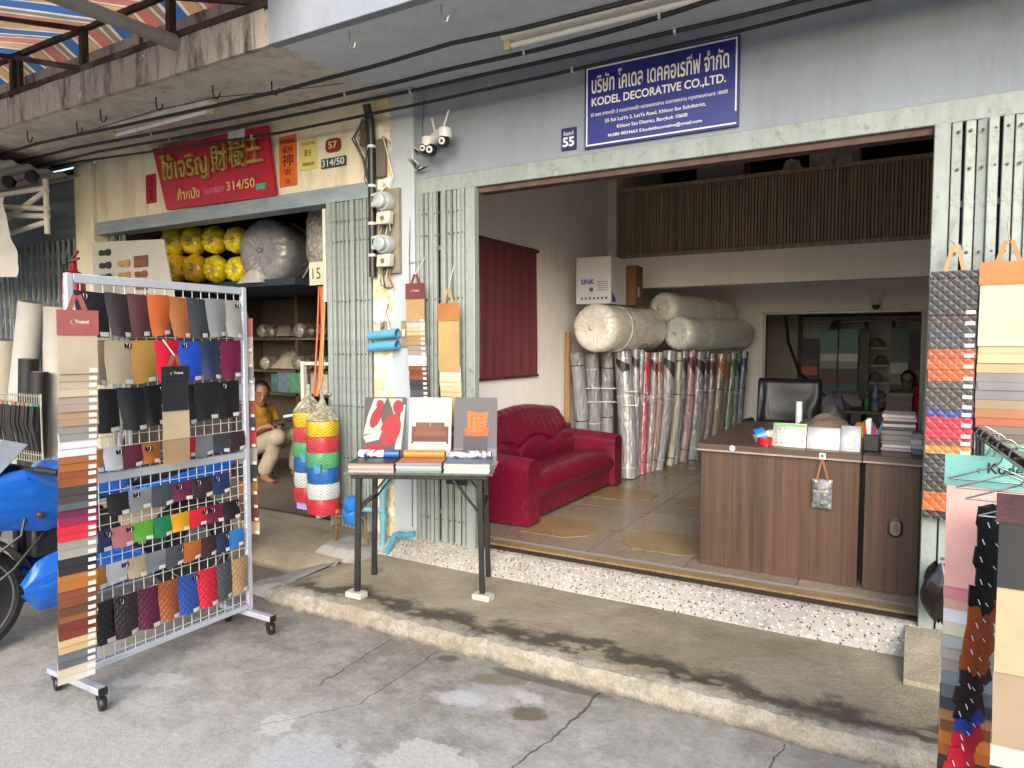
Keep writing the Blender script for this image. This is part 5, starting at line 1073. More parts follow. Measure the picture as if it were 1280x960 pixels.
t = thing('tape_roll', 'red roll of tape in front of the blue one', 'tape', (-.745, 4.33, .977)); b = MB(); b.lathe([(.03,0),(.042,0),(.042,.045),(.03,.045)], (-.755, 4.335, .977), (0,0,1), 20); b.build('tape', mat('#9c1a22', .25), t)
t = thing('pen_holder', 'dark pen holder crowded with coloured pens on the counter', 'pen holder', (-.2, 4.40, .977)); b = MB(); b.box(-.235, -.155, 4.37, 4.44, .977, 1.07); b.build('cup', mat('#2b2f33', .3), t, .005)
for k, (hx, dx, dz) in enumerate([('#c22a3c',-.03,.12),('#2d6db8',.03,.11),('#d9d9d4',-.01,.16),('#b03a8c',.01,.12),('#e6e2d0',-.02,.15),('#3c8f6a',.035,.13),('#6f6f72',.0,.14),('#d05a2a',.02,.1)]):
    b = MB(); b.tube([(-.195 + dx*.6, 4.40 + .01*(k % 3), 1.0), (-.195 + dx*1.4, 4.405, 1.0 + dz)], .0055 if k != 2 else .012, 8); b.build('pen', mat(hx, .4), t)
def bookstack(label, x0, x1, y0, y1, z, cols, hs, group=None):
    t = thing('book_stack', label, 'books', ((x0+x1)/2, y0, z), 0, group)
    for c, h in zip(cols, hs):
        dx, dy = rnd.uniform(-.008,.008), rnd.uniform(-.008,.008); b = MB(); b.box(x0+dx, x1+dx, y0+dy, y1+dy, z, z+h-.001); b.build('sample_book', mat(c, .6, var=.15, scale=4, stretch=(1,1,40)), t, .002); z += h
    return t
bookstack('stack of pale and pink edged sample books on the right of the counter', -.145, .02, 4.45, 4.70, .976, ['#b0999a','#c9c4bd','#9c8a88','#8a8478','#8f8a7e','#6a5a58','#c6c2ba','#5c4446','#c0a4a4','#b9b4a8'], [.018,.022,.016,.035,.03,.014,.02,.014,.018,.02])
bookstack('low stack of grey sample books at the right end of the counter', .0, .055, 4.36, 4.55, .976, ['#55555a','#8d8b8c','#a59a9c','#77757a'], [.03,.025,.03,.03])
t = thing('paper_tube', 'white paper tube standing on the counter', 'tube', (-.62, 5.0, .977)); b = MB(); b.lathe([(.022,0),(.022,.2),(.017,.2),(.017,.19)], (-.685, 5.2, .977), (0,0,1), 16); b.build('tube', WHITE(), t)
def heap(label, cx, cy, z, rx, ry, h, cols, cat='clutter', name='fabric_heap'):
    t = thing(name, label, cat, (cx, cy, z))
    for k, c in enumerate(cols):
        ox, oy = rnd.uniform(-.35,.35)*rx, rnd.uniform(-.35,.35)*ry
        def fn(u, v, ox=ox, oy=oy, k=k):
            x = (u-.5)*2; y = (v-.5)*2; d = max(0, 1 - x*x)*max(0, 1 - y*y); return (cx + ox + x*rx*.75, cy + oy + y*ry*.75, z + .003 + h*(.5 + .5*(k+1)/len(cols))*d**.6*(1 + .35*noise.noise((x*2.5+k, y*2.5, k))) )
        b = MB(); b.sheet(fn, 16, 16); b.build('cloth', mat(c, .8, var=.25, scale=6), t)
heap('rumpled brown bag and cloths behind the calendar', -.48, 5.0, .977, .22, .2, .13, ['#6b5f58','#55483f','#7a6a58'])
heap('grey green cloth pile left of the white tube', -.72, 4.85, .977, .1, .12, .07, ['#5a6258','#7d8078'])
heap('yellow and brown cloth scraps beside the pens', -.25, 5.0, .975, .1, .1, .11, ['#8a6a3a','#b08a2e'])
b = MB(); b.box(-.80, -.72, 4.60, 4.68, .977, 1.03); tag(b.build('small_box', mat('#cfcac0', .6), None, .003), 'small white box beside the blue tape', 'box')
# office chair
OC = thing('office_chair', 'black leather office chair behind the counter', 'chair', (-.86, 6.0, .22)); LB = leather('#161618', .42, 200)
def ocb(u, v):
    a = 2*math.pi*u; ca, sa = math.cos(a), math.sin(a); q = v
    wx = .245*(1 - .10*max(0, .35 - q)/.35); x = wx*math.copysign(abs(ca)**.28, ca); th = .055 + .012*math.sin(q*math.pi)
    y = th*math.copysign(abs(sa)**.6, sa); cap = min(1, min(q, 1-q)/.05)**.4 if 0 < q < 1 else 0
    pl = .010*math.sin(x*70 + 6*noise.noise((x*4, q*2, 0)))*math.exp(-((q-.62)/.28)**2) if sa < 0 else 0
    seam = -.016*math.exp(-((q-.40)/.025)**2) if sa < 0 else 0
    return (-.87 + x*(.96 + .04*cap), 5.98 + .05*q + y*cap - pl + (-seam), .68 + .62*q)
b = MB(); b.sheet(ocb, 72, 40); b.build('backrest', LB, OC, sharp=2)
b = MB(); b.box(-1.12, -.62, 5.55, 5.95, .62, .72); b.build('seat', LB, OC, .03, 3)
for x in (-1.15, -.60): b = MB(); b.tube([(x, 5.95, .95), (x, 5.7, .96), (x, 5.6, .9), (x, 5.62, .72)], .025, 10); b.build('armrest', BLACK(), OC)
b = MB(); b.tube([(-.87,5.78,.32),(-.87,5.78,.62)], .03, 10); b.build('column', STEEL(), OC)
for k in range(5): a = 2*math.pi*k/5; b = MB(); b.bar((-.87,5.78,.32), (-.87 + .28*math.cos(a), 5.78 + .28*math.sin(a), .27), .035); b.build('base_spoke', BLACK(), OC)

TONE = 1.45
# ================================================================ BACK ROOM
GR = thing('garment_rail', 'chrome rail rack with sample cards in the back room', 'rack', (-.7, 11.3, .22))
b = MB(); b.tube([(-1.50, 11.25, 1.91), (.6, 11.25, 1.91)], .014, 10); b.build('rail', mat('#b9bcc0', .15, 1, bump=0), GR); b = MB(); b.box(-1.52, .6, 11.32, 11.36, 1.98, 2.02); b.build('upper_rail', BLACK(), GR)
for x in (-1.50, .55): b = MB(); b.box(x-.03, x+.03, 11.3, 11.36, .22, 2.02); b.build('post', BLACK(), GR)
BSC = [['#2a2838','#4a3038','#b0552a','#2f2a48','#33305a','#c21f3c'], ['#5f8a94','#5a848e','#c9c9c2','#8a8a80','#4f4a46','#6b3f3f','#4a5f62'], ['#5f8894','#5a828c','#cfd0ca','#8d8d84','#4a4846','#5a3a3a','#3f6a6a'], ['#3a2f2c','#4a3a34','#2c2624'], ['#4f5f6a','#55636c','#b9bab4','#7d7d78','#4c4a48'], ['#1c2024','#20242a','#8a7a4a','#6b6340']]
for i, (x, w) in enumerate([(-1.345,.22),(-1.09,.23),(-.83,.25),(-.62,.12),(-.18,.22),(.03,.2)]):
    sample_strip(['quilted dark','first blue grey','second blue grey','narrow dark brown','slate topped','black and olive'][i] + ' sample strip hanging in the back room', (x, 11.2, 1.80 if i else 1.66), (1,0,0), w, mat(['#2e3a3f','#4f7f86','#4f7f86','#2c2624','#477078','#2e5a58'][i], .5), .06, [(c, .85/len(BSC[i])*(1.6 if k == 0 else .9)) for k, c in enumerate(BSC[i])], None, None, None, stickers=False, group='sample strips in the back room')
heap('reddish cloth draped over the chrome rail in the back room', -1.02, 11.2, 1.78, .1, .05, .16, ['#5a3a38','#6a4540'], 'cloth', 'draped_cloth')
SH = thing('shelf_unit', 'dark shelf unit with folded fabrics in the back room', 'shelf', (-.42, 11.5, .22))
for x in (-.62, -.27): b = MB(); b.box(x-.02, x+.02, 11.3, 11.7, .22, 1.9); b.build('side', mat('#2c2420', .6), SH)
for z in (.75, 1.0, 1.25, 1.5): b = MB(); b.box(-.6, -.29, 11.3, 11.75, z, z+.025); b.build('shelf', mat('#b9b2a4', .5), SH)
for i, (z, c) in enumerate([(.775,'#6b6862'),(1.025,'#8d8a84'),(1.275,'#7a7772'),(1.525,'#8a8a88')]): heap(['lowest','second','third','topmost'][i] + ' fabric pile on the back room shelf', -.445, 11.45, z, .13, .1, .15, [c, '#5c5954'])
b = MB(); b.lathe([(.02,0),(.12,.02),(.16,.1),(.16,.6),(.1,.65)], (.02, 11.0, 2.08), (.9,-.3,0), 20); tag(b.build('wrapped_bundle', wrap('#9fa19c', .5)), 'white wrapped bundle on top of the back room rail', 'bundle')
TBK = thing('work_table', 'work table with boxes in the back room', 'table', (-.3, 10.1, .22)); b = MB(); b.box(-.78, .35, 9.75, 10.45, .70, .735); b.build('top', mat('#6e5a3c', .5), TBK)
for x in (-.74, .31):
    for y in (9.8, 10.4): b = MB(); b.box(x-.02, x+.02, y-.02, y+.02, .222, .70); b.build('leg', BLACK(), TBK)
def bottle(label, x, y, z, h, r, hx, cap):
    t = thing('bottle', label, 'bottle', (x, y, z)); b = MB(); b.lathe([(r*.9,0),(r,.01),(r,h*.6),(r*.4,h*.8),(r*.38,h*.92)], (x,y,z), (0,0,1), 16); b.build('body', wrap(hx, .2, .1), t); b = MB(); b.lathe([(r*.42,h*.9),(r*.42,h)], (x,y,z), (0,0,1), 12); b.build('cap', mat(cap, .4), t)
    b = MB(); b.lathe([(r*1.02,h*.3),(r*1.02,h*.5)], (x,y,z), (0,0,1), 16); b.build('label_band', mat('#4a4a8a' if cap != '#2f8f4a' else '#2f7a4a', .5), t)
bottle('small green bottle on the back room table', -.50, 9.85, .737, .24, .032, '#3f7a48', '#2f8f4a'); bottle('tall clear bottle with blue band on the back room table', -.405, 9.83, .737, .36, .045, '#8d97a4', '#4a5a8a')
bookstack('stack of flat grey boxes in front of the woman in the back room', -.29, .0, 9.95, 10.2, .737, ['#8a8078','#857b72','#8d847a','#80766c','#877d72','#978b7c'], [.038]*6)
heap('lilac plastic bag on the back room table', -.86, 10.1, .66, .26, .2, .28, ['#7d7488','#8a8194'], 'bag', 'plastic_bag'); heap('white crumpled bag below the lilac one', -.86, 9.75, .62, .14, .12, .2, ['#b0b0ac','#a5a5a2'], 'bag', 'plastic_bag')
RCH = thing('red_chair', 'red cloth covered chair at the back room table', 'chair', (.16, 10.35, .22)); b = MB(); b.sheet(lambda u, v: (.05 + .30*u, 10.0 + .05*math.sin(u*3) + .015*math.sin(u*20), .45 + .64*v - .04*(2*u-1)**2), 20, 10, .05); b.build('backrest', mat('#a3101f', .7, var=.15), RCH, .01, 2)
b = MB(); b.box(.05, .42, 10.03, 10.4, .45, .5); b.build('seat', mat('#a3101f', .7), RCH, .01)
for x in (.07, .4):
    for y in (10.05, 10.38): b = MB(); b.tube([(x,y,.222),(x,y,.45)], .015, 8); b.build('leg', BLACK(), RCH)
t = thing('security_camera', 'small white camera with two aerials above the back opening', 'camera', (-.40, 9.4, 2.05)); b = MB(); b.lathe([(.045,.06),(.055,.02),(.05,-.02)], (-.41, 9.38, 2.06), (0,0,1), 14); b.box(-.43, -.39, 9.38, 9.449, 2.10, 2.14); b.build('housing', mat('#a9aaa8', .5), t); b = MB(); b.lathe([(.0,-.05),(.045,-.02),(.04,.02),(.02,.04)], (-.41, 9.37, 2.03), (0,-1,-.2), 14); b.build('camera_head', BLACK(), t)
for d in (-1, 1): b = MB(); b.tube([(-.41 + .05*d, 9.39, 2.08), (-.41 + .075*d, 9.39, 2.22)], .006, 6); b.build('aerial', mat('#a9aaa8', .5), t)
t = thing('wall_clock', 'round clock in a dark red frame on the far partition', 'clock', (-2.0, 9.43, 1.6)); b = MB(); b.box(-2.17, -1.92, 9.425, 9.449, 1.52, 1.84); b.build('frame', mat('#3a1518', .4), t, .006); b = MB(); b.lathe([(.10,0),(.095,.008)], (-2.045, 9.425, 1.68), (0,-1,0), 24); b.build('dial', mat('#c2bfb8', .4), t)
b = MB(); b.tube([(-1.45,9.6,1.95),(-1.42,9.65,1.6),(-1.3,9.8,1.2),(-1.0,9.95,.9)], .02, 8); tag(b.build('hanging_cable', BLACK()), 'thick black cable hanging in the back opening', 'cable')
TONE = 1.0
# things stored on the mezzanine
carton('pale carton behind the slatted railing, left', -2.17, -1.66, 7.9, 8.3, 2.56, 3.62, '#8d8b88'); carton('pale carton behind the slatted railing, right', -1.0, -.54, 7.9, 8.3, 2.56, 3.60, '#b5b3af')
for i, (x, r) in enumerate([(-.82,.10),(-.66,.11),(-1.12,.12)]): heap(['pale','white','leaning'][i] + ' plastic bag on the mezzanine behind the slats', x, 7.78, 3.30, r, .08, .2, ['#a9a7a3','#b2b0ac'], 'bag', 'plastic_bag')
# ================================================================ NEXT-DOOR SHOP: CONTENTS
ORDS = ['first','second','third','fourth','fifth']
LSH = thing('storage_shelf', 'dark wall shelving in the next-door shop', 'shelf', (-5.5, 5.6, .22)); SW = mat('#4a3d30', .7)
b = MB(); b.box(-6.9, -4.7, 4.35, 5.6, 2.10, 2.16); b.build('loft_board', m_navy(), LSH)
for z in (1.02, 1.27, 1.62): b = MB(); b.box(-6.8, -4.6, 5.3, 5.75, z, z+.03); b.build('shelf_board', SW, LSH)
b = MB(); b.box(-6.85, -4.5, 5.76, 5.8, .22, 2.1); b.build('shelf_back', mat('#4d443a', .8), LSH)
for x in (-6.8, -5.72, -4.6): b = MB(); b.box(x-.02, x+.02, 5.3, 5.74, .22, 2.098); b.build('upright', SW, LSH)
YM = wrap('#e6d020', .35, .12, (1,1,1), 0., .7); k = 0
for r_ in range(2):
    for c in range(4):
        x = -6.60 + c*.315 + .01*r_; z = 2.64 - r_*.285 - c*.022; rr = .15 - .008*c; words = ['leftmost','second','third','fourth'][c] + (' upper' if r_ == 0 else ' lower')
        t = thing('yellow_bundle', f'{words} yellow plastic ring bundle on the loft board', 'bundle', (x, 4.45, z), 0, 'yellow plastic ring bundles')
        b = MB(); n1, n2 = 28, 12
        for i in range(n1):
            for j in range(n2):
                a = 2*math.pi*i/n1; q = 2*math.pi*j/n2; R_ = rr*.58; r2 = rr*.44*(1 + .10*math.sin(a*9 + c)); b.v.append((x + (R_ + r2*math.cos(q))*math.cos(a), 4.52 + r2*1.5*math.sin(q), z + (R_ + r2*math.cos(q))*math.sin(a)))
        for i in range(n1):
            for j in range(n2): b.f.append((i*n2 + j, ((i+1) % n1)*n2 + j, ((i+1) % n1)*n2 + (j+1) % n2, i*n2 + (j+1) % n2))
        b.build('ring', YM if (c > 1 or r_ == 0) else wrap('#e0b41c', .35, .12, (1,1,1), 0., .7), t, sharp=1.5)
        b = MB(); b.lathe([(rr*.12,-.05),(rr*.2,.0),(rr*.08,.02)], (x, 4.47, z), (0,-1,0), 10); b.build('knot', wrap('#b5b29a', .5), t)
for i, (z, hx) in enumerate([(2.62,'#7a1f2e'),(2.35,'#8a2a3a')]): b = MB(); b.lathe([(.02,0),(.11,.02),(.12,.3),(.03,.34)], (-6.86 + .0, 4.5, z), (0,1,0), 14); tag(b.build('red_bundle', wrap(hx, .5)), ('upper' if i == 0 else 'lower') + ' dark red bundle left of the yellow rings', 'bundle', 'dark red bundles')
for i, (x, hx) in enumerate([(-7.0+.32,'#1f5a3a'),(-6.55,'#2a3f6a')]): b = MB(); b.lathe([(.02,0),(.1,.02),(.1,.4)], (x, 5.0, 2.72), (0,1,0), 12); tag(b.build('rolled_sheet', wrap(hx, .4)), ['green','blue'][i] + ' rolled sheet in the dark above the yellow rings', 'roll')
wrapped('big clear plastic bale beside the yellow rings', (-5.2, 4.42, 2.435), (-5.35, 5.5, 2.43), .30, '#8b8a90', None, .06)
heap('small white plastic bag below the big clear bale', -5.30, 4.42, 2.13, .22, .12, .14, ['#b5b3ae'], 'bag', 'plastic_bag')
b = MB(); b.lathe([(.03,0),(.13,.05),(.17,.2),(.16,.5),(.13,.62),(.03,.66)], (-4.36, 4.4, 2.12), (0,0,1), 20, lambda a, i: 1 + .06*math.sin(a*5 + i)); tag(b.build('hanging_sack', wrap('#8d8880', .6)), 'grey plastic sack hanging beside the folding gate of the dark shop', 'sack')
b = MB(); b.lathe([(.03,0),(.12,.03),(.14,.15),(.12,.45),(.02,.5)], (-6.1, 5.1, 2.16), (0,0,1), 18); tag(b.build('grey_sack', wrap('#5d5a62', .6)), 'dark grey sack behind the yellow rings', 'sack')
for i, (x, z, w, h, hx) in enumerate([(-5.95,1.66,.5,.13,'#7d746a'),(-5.55,1.62,.8,.05,'#3a3632'),(-5.9,1.31,.62,.2,'#8a8170'),(-5.45,1.30,.4,.12,'#756b5c')]): heap(['grey folded sheets on the top shelf','flat black sheets on the top shelf','crumpled plastic wrapped goods on the middle shelf','brown folded goods at the right of the middle shelf'][i], x, 5.42, z, w/2, .14, h, [hx, '#6f675a'])
for i, (x, w, h, hx) in enumerate([(-6.1,.1,.2,'#3f5f5a'),(-6.0,.18,.22,'#5a6a78'),(-5.82,.2,.22,'#4a7a5a'),(-5.64,.05,.2,'#8d8a82'),(-5.58,.05,.21,'#6a665e'),(-5.5,.09,.22,'#a09a8a'),(-5.39,.14,.21,'#b5b0a2')]):
    b = MB(); b.box(x, x+w-.008, 5.28, 5.5, 1.052, 1.052+h); tag(b.build('goods_box', mat(hx, .5, var=.35, scale=20), None, .004), ['dark green','grey blue','patterned green','pale narrow','grey narrow','buff','cream'][i] + ' box on the lower shelf of the dark shop', 'box', 'boxes on the lower shelf')
for i, (x, z, r, L, hx) in enumerate([(-6.2,1.72,.07,.5,'#7d776c'),(-6.05,1.71,.06,.5,'#6a655e'),(-5.62,1.72,.075,.6,'#85807a'),(-5.45,1.71,.06,.5,'#4a4642'),(-5.3,1.72,.07,.5,'#6d675c'),(-6.15,1.37,.07,.5,'#8a8272'),(-5.66,1.38,.075,.5,'#746c5e'),(-5.5,1.37,.065,.5,'#5c564c'),(-5.3,1.38,.07,.5,'#8b8578'),(-5.1,1.37,.06,.5,'#3c3834')]):
    b = MB(); b.lathe([(.015,-.01),(r*.7,0),(r,.02),(r*1.03,L*.4),(r,L*.8)], (x, 5.22, z), (rnd.uniform(-.1,.1),1,0), 14, lambda a, k: 1 + .06*math.sin(a*3 + k)); tag(b.build('wrapped_sheet_roll', wrap(hx, .5)), f'{ORDS[i % 5]} plastic wrapped roll on the {"upper" if i < 5 else "middle"} shelf of the dark shop', 'roll', 'wrapped rolls on the dark shop shelves')
WS = thing('metal_shelf', 'white slotted metal shelf stand behind the net bags', 'shelf', (-4.4, 4.3, .22)); WM_ = mat('#c6c3b8', .5)
for x, y in ((-4.56,4.3),(-4.1,4.3),(-4.56,4.7),(-4.1,4.7)): b = MB(); b.box(x-.018, x+.018, y-.018, y+.018, .222, 1.43); b.build('post', WM_, WS)
for z in (.5, 1.0, 1.40): b = MB(); b.box(-4.56, -4.1, 4.285, 4.72, z, z+.025); b.build('shelf', WM_, WS)
b = MB(); b.bar((-4.72, 4.22, .95), (-4.35, 4.26, 1.02), .02); b.build('rail', WM_, WS)
b = MB(); b.box(-3.91, -3.88, 3.90, 3.93, 1.9, 2.6); tag(b.build('slotted_upright', WM_), 'white slotted metal upright beside the price card', 'upright')
t = thing('price_card', 'off-white price card with handwritten 15', 'sign', (-3.96, 3.9, 2.03)); b = MB(); b.box(-4.05, -3.90, 3.895, 3.899, 2.03, 2.205); b.build('card', mat('#bdb59f', .7), t); text('15', (-4.015, 3.894, 2.075), FX, FZ, .085, .085, mat('#2a2622', .7), t, -.005)
for i in range(4): b = MB(); x = -3.985 + i*.022; b.tube([(x, 3.93, 2.02), (x + rnd.uniform(-.015,.015), 3.92, 1.7), (x - .02 + rnd.uniform(-.015,.01), 3.90, 1.3), (-3.93 + .01*i - .03, 3.84, 1.18)], .008, 6); tag(b.build('hanging_strap', mat(['#b0502a','#a84a2c','#b8662f','#9a7a3a'][i], .5)), ['leftmost','second','third','rightmost'][i] + ' orange strap hanging from the price card', 'strap', 'orange straps below the price card')
# two hanging net bags of coloured rope rolls
def netbag(label, cx, cy, zt, r):
    t = thing('net_bag', label, 'net bag', (cx, cy, zt - .68), 0, 'bags of coloured net rolls')
    for k, hx in enumerate(['#d3b21c','#bf3a44','#55a56a','#1f62b0','#c6cfcc','#c22f3c']):
        nt = NT('net_' + hx.strip('#')); x, y, z = nt.sep(nt.map((1,1,1), None, (0,0,0), (-cx, -cy, 0)))
        an = nt.math('ARCTAN2', y, x); w1 = nt.math('SINE', nt.math('ADD', nt.math('MULTIPLY', an, 19), nt.math('MULTIPLY', nt.math('ADD', z, nt.math('MULTIPLY', nt.noise(9), .03)), 270))); w2 = nt.math('SINE', nt.math('SUBTRACT', nt.math('MULTIPLY', an, 19), nt.math('MULTIPLY', nt.math('ADD', z, nt.math('MULTIPLY', nt.noise(7), .03)), 270)))
        h_ = nt.ramp(nt.math('MAXIMUM', w1, w2), .1, .75); nt.base(nt.mix(h_, sc(lin(hx), .5), sc(lin(hx), .85))); nt.bump(h_, .5, .006)
        z1 = zt - k*.113; b = MB(); b.lathe([(r*.5,-.113),(r*.96,-.112),(r,-.09),(r*1.02,-.05),(r,-.015),(r*.95,-.001),(r*.5,0)], (cx, cy, z1), (0,0,1), 32, lambda a, i: 1 + .03*math.sin(a*5 + k*2) + .015*math.sin(a*11 + i*2 + k)); b.build('net_roll', nt.set(rough=.35), t)
    b = MB(); b.lathe([(r*1.0,0),(r*.7,.05),(r*.25,.11),(.012,.16),(.01,.2)], (cx, cy, zt + .003), (0,0,1), 20, lambda a, i: 1 + .12*math.sin(a*6)); b.build('bag_top', wrap('#b9b49a', .6, .15, (1,1,1), .5), t)
    b = MB(); b.sheet(lambda u, v: (cx - r*.8*(1-v) + 1.6*r*(1-v)*u - .06*v, cy - .01 + .02*math.sin(u*6), zt - .68 - .06*v), 6, 3); b.build('bag_tail', wrap('#b5b9b8', .5, .15), t)
    b = MB(); b.box(cx + r*.25, cx + r*.75, cy - r*1.0, cy - r*.93, zt - .37, zt - .30); b.build('product_label', mat('#4a8aa8', .4, var=.4, scale=40), t)
netbag('front hanging bag of rainbow net rolls beside the gate', -3.70, 3.66, 1.03, .115)
netbag('rear hanging bag of rainbow net rolls, half hidden by the front one', -3.94, 3.76, 1.075, .115)
b = MB(); b.box(-4.02, -3.9, 3.70, 3.73, .335, .385); tag(b.build('lilac_tag', mat('#9a8fc0', .5)), 'lilac paper end below the rear net bag', 'tag')
TONE = .8
# board of shoe sole samples
BD = thing('sole_board', 'white board with rows of shoe sole samples above the grid rack', 'display board', (-6.05, 3.7, 2.0))
b = MB(); b.prism([(-6.62,1.93),(-5.42,1.90),(-5.56,2.47),(-6.64,2.52)], (0, 3.71, 0), (1,0,0), (0,0,1), .012); b.build('board', mat('#b8b5ac', .7, var=.06), BD)
def sole(cx, cz, hx):
    pts = [(cx + .09*f, cz + w_) for f, w_ in [(-1,.0),(-.9,.022),(-.5,.026),(0,.016),(.4,.028),(.8,.03),(1,.012),(1,-.012),(.8,-.03),(.4,-.03),(0,-.02),(-.5,-.026),(-.9,-.022)]]
    b = MB(); b.prism(pts, (0, 3.697, 0), (1,0,0), (0,0,1), .012); b.build('sole', mat(hx, .6), BD)
for r_, z in enumerate((2.41, 2.295, 2.19, 2.08, 1.99)):
    for c, (x, hx) in enumerate([(-6.42,'#1c1c1e'),(-6.13,'#b0803c'),(-5.88,'#7a4a2c')]):
        if (r_, c) in ((0,1),(0,2),(3,0),(3,1)): continue
        sole(x, z, hx)
b = MB(); b.box(-5.98, -5.78, 3.69, 3.697, 2.25, 2.35); b.build('brown_panel', mat('#6e4028', .6), BD)

# ================================================================ FAR LEFT FRONTAGE
FE = thing('fire_extinguisher', 'red fire extinguisher on a thin stand behind the top of the grid rack', 'fire extinguisher', (-6.21, 3.3, 0))
ex, ey = -6.21, 3.3; RD = mat('#a8141c', .3, coat=.4)
b = MB(); b.lathe([(.075,1.66),(.086,1.68),(.086,2.10),(.074,2.17),(.035,2.20),(.026,2.23)], (ex, ey, 0), (0,0,1), 24); b.build('cylinder', RD, FE)
b = MB(); b.lathe([(.0875,1.84),(.0875,2.0)], (ex, ey, 0), (0,0,1), 24); b.build('label_wrap', mat('#c9c3bd', .5, var=.3, scale=25), FE)
b = MB(); b.lathe([(.026,2.23),(.03,2.26),(.018,2.28)], (ex, ey, 0), (0,0,1), 12); b.bar((ex-.05,ey,2.28),(ex+.09,ey,2.30), .018); b.bar((ex-.02,ey,2.30),(ex+.08,ey,2.36), .016); b.build('valve', mat('#8c1f1f', .4, .2), FE)
b = MB(); b.tube([(ex-.03,ey,2.27),(ex-.10,ey-.03,2.25),(ex-.12,ey-.03,2.05),(ex-.11,ey-.03,1.75)], .011, 8); b.build('hose', BLACK(), FE)
b = MB(); b.tube([(ex, ey+.02, .115), (ex, ey+.02, 1.655)], .014, 10); b.lathe([(.16,.11),(.15,.125),(.02,.13)], (ex, ey+.02, .0), (0,0,1), 20); b.lathe([(.09,1.645),(.09,1.658)], (ex, ey, 0), (0,0,1), 20); b.build('stand', mat('#8d8f8e', .4, .6), FE)
def leanroll(label, p0, p1, r, hx):
    t = thing('sheet_roll', label, 'roll', p0, 0, 'sheet rolls at the next frontage'); b = MB(); b.tube([Vector(p0).lerp(Vector(p1), f/6) for f in range(7)], r, 18); b.build('roll', mat(hx, .6, var=.06), t); b = MB(); d = (Vector(p1)-Vector(p0)).normalized(); b.tube([Vector(p1), Vector(p1)+d*.003], r*.75, 14); b.build('end', mat('#8d8a84', .7), t)
leanroll('tall white sheet roll leaning by the lattice gate', (-7.75, 3.45, .1), (-7.32, 3.5, 1.98), .115, '#c2c1bc'); leanroll('white sheet roll just behind the tall one', (-7.2, 3.6, .1), (-7.08, 3.62, 1.93), .13, '#bfbcb4'); leanroll('short cream sheet roll at the left picture edge', (-7.95, 3.4, .1), (-7.80, 3.45, 1.62), .17, '#bab2a2'); leanroll('short black sheet roll beside the white ones', (-7.30, 3.38, .2), (-7.22, 3.4, 1.44), .08, '#1c1c1e'); leanroll('second short black sheet roll near the pillar', (-7.08, 3.36, .2), (-7.03, 3.4, 1.32), .075, '#202022')
LR = thing('lace_rack', 'wire rack hung with bundles of black laces', 'rack', (-7.4, 3.2, .05))
b = MB()
for z in (1.13, 1.06, .62, .56): b.tube([(-8.8, 3.12, z), (-6.45, 3.12, z)], .005, 5)
for i in range(60): x = -8.8 + i*.04; b.tube([(x, 3.12, .55), (x, 3.12, .65)], .0025, 4); b.tube([(x, 3.12, 1.05), (x, 3.12, 1.15)], .0025, 4)
for x in (-8.8, -6.45): b.tube([(x, 3.12, .02), (x, 3.12, 1.15)], .008, 6)
b.build('wire_frame', mat('#a9a79e', .5, .5, bump=0), LR, kind='stuff')
ORD = 'first second third fourth fifth sixth seventh eighth ninth tenth eleventh twelfth thirteenth fourteenth fifteenth sixteenth seventeenth eighteenth nineteenth twentieth twenty-first twenty-second'.split()
for i in range(22):
    x = -8.0 + i*.072; t = thing('lace_bundle', f'{ORD[21 - i]} bundle of black laces from the right end of the wire rack', 'laces', (x, 3.1, .65), 0, 'black lace bundles on the wire rack'); b = MB()
    for k in range(4): q = rnd.uniform(-.02,.02); b.tube([(x+q, 3.09 - .01*k, 1.05), (x+q+.01, 3.07 - .01*k, .9), (x+q, 3.08, .76), (x+q+.008, 3.09, .66+rnd.uniform(0,.03))], .012, 6)
    b.build('laces', mat('#1d1e21', .7, bump=.5, bscale=60), t)
    b = MB(); b.box(x-.02, x+.02, 3.06, 3.11, 1.045, 1.075); b.build('card', mat(rnd.choice(['#a85a72','#5a9aa0','#b0a89a','#8a8f5a']), .6), t)
# ================================================================ MOTORCYCLE (faces the street, left side to the camera)
MC = thing('motorcycle', 'blue sport motorcycle parked behind the grid rack', 'motorcycle', (-4.05, 2.2, 0)); BLU = mat('#1a66cc', .25, .25, var=.06, coat=.6, bump=0); CXM = -4.05
def wheel(y, r, w):
    b = MB(); b.lathe([(r-.065,-w*.4),(r-.045,-w*.5),(r-.012,-w*.42),(r,-w*.15),(r,w*.15),(r-.012,w*.42),(r-.045,w*.5),(r-.065,w*.4)], (CXM, y, r), (1,0,0), 44); wl_ = b.build('tyre', mat('#17171a', .8), MC)
    b = MB(); b.lathe([(r-.085,-w*.36),(r-.062,-w*.42),(r-.062,w*.42),(r-.085,w*.36)], (CXM, y, r), (1,0,0), 44); b.build('rim', mat('#a9abae', .3, .9, bump=0), wl_)
    b = MB(); b.lathe([(.04,-.06),(.05,-.03),(.05,.03),(.04,.06)], (CXM, y, r), (1,0,0), 18); b.lathe([(.10,.062),(.105,.064),(.105,.066),(.1,.068)], (CXM, y, r), (1,0,0), 30); b.build('hub', mat('#8d8f92', .35, .9, bump=0), wl_)
    b = MB()
    for k in range(36):
        a = 2*math.pi*k/36; a2 = a + (.35 if k % 2 else -.35); s_ = .045 if k % 4 < 2 else -.045
        b.tube([(CXM + s_, y + .045*math.cos(a), r + .045*math.sin(a)), (CXM + s_*.2, y + (r-.09)*math.cos(a2), r + (r-.09)*math.sin(a2))], .0022, 4)
    b.build('spokes', mat('#c9cbcd', .25, .9, bump=0), wl_)
wheel(1.545, .295, .10); wheel(2.83, .295, .12)
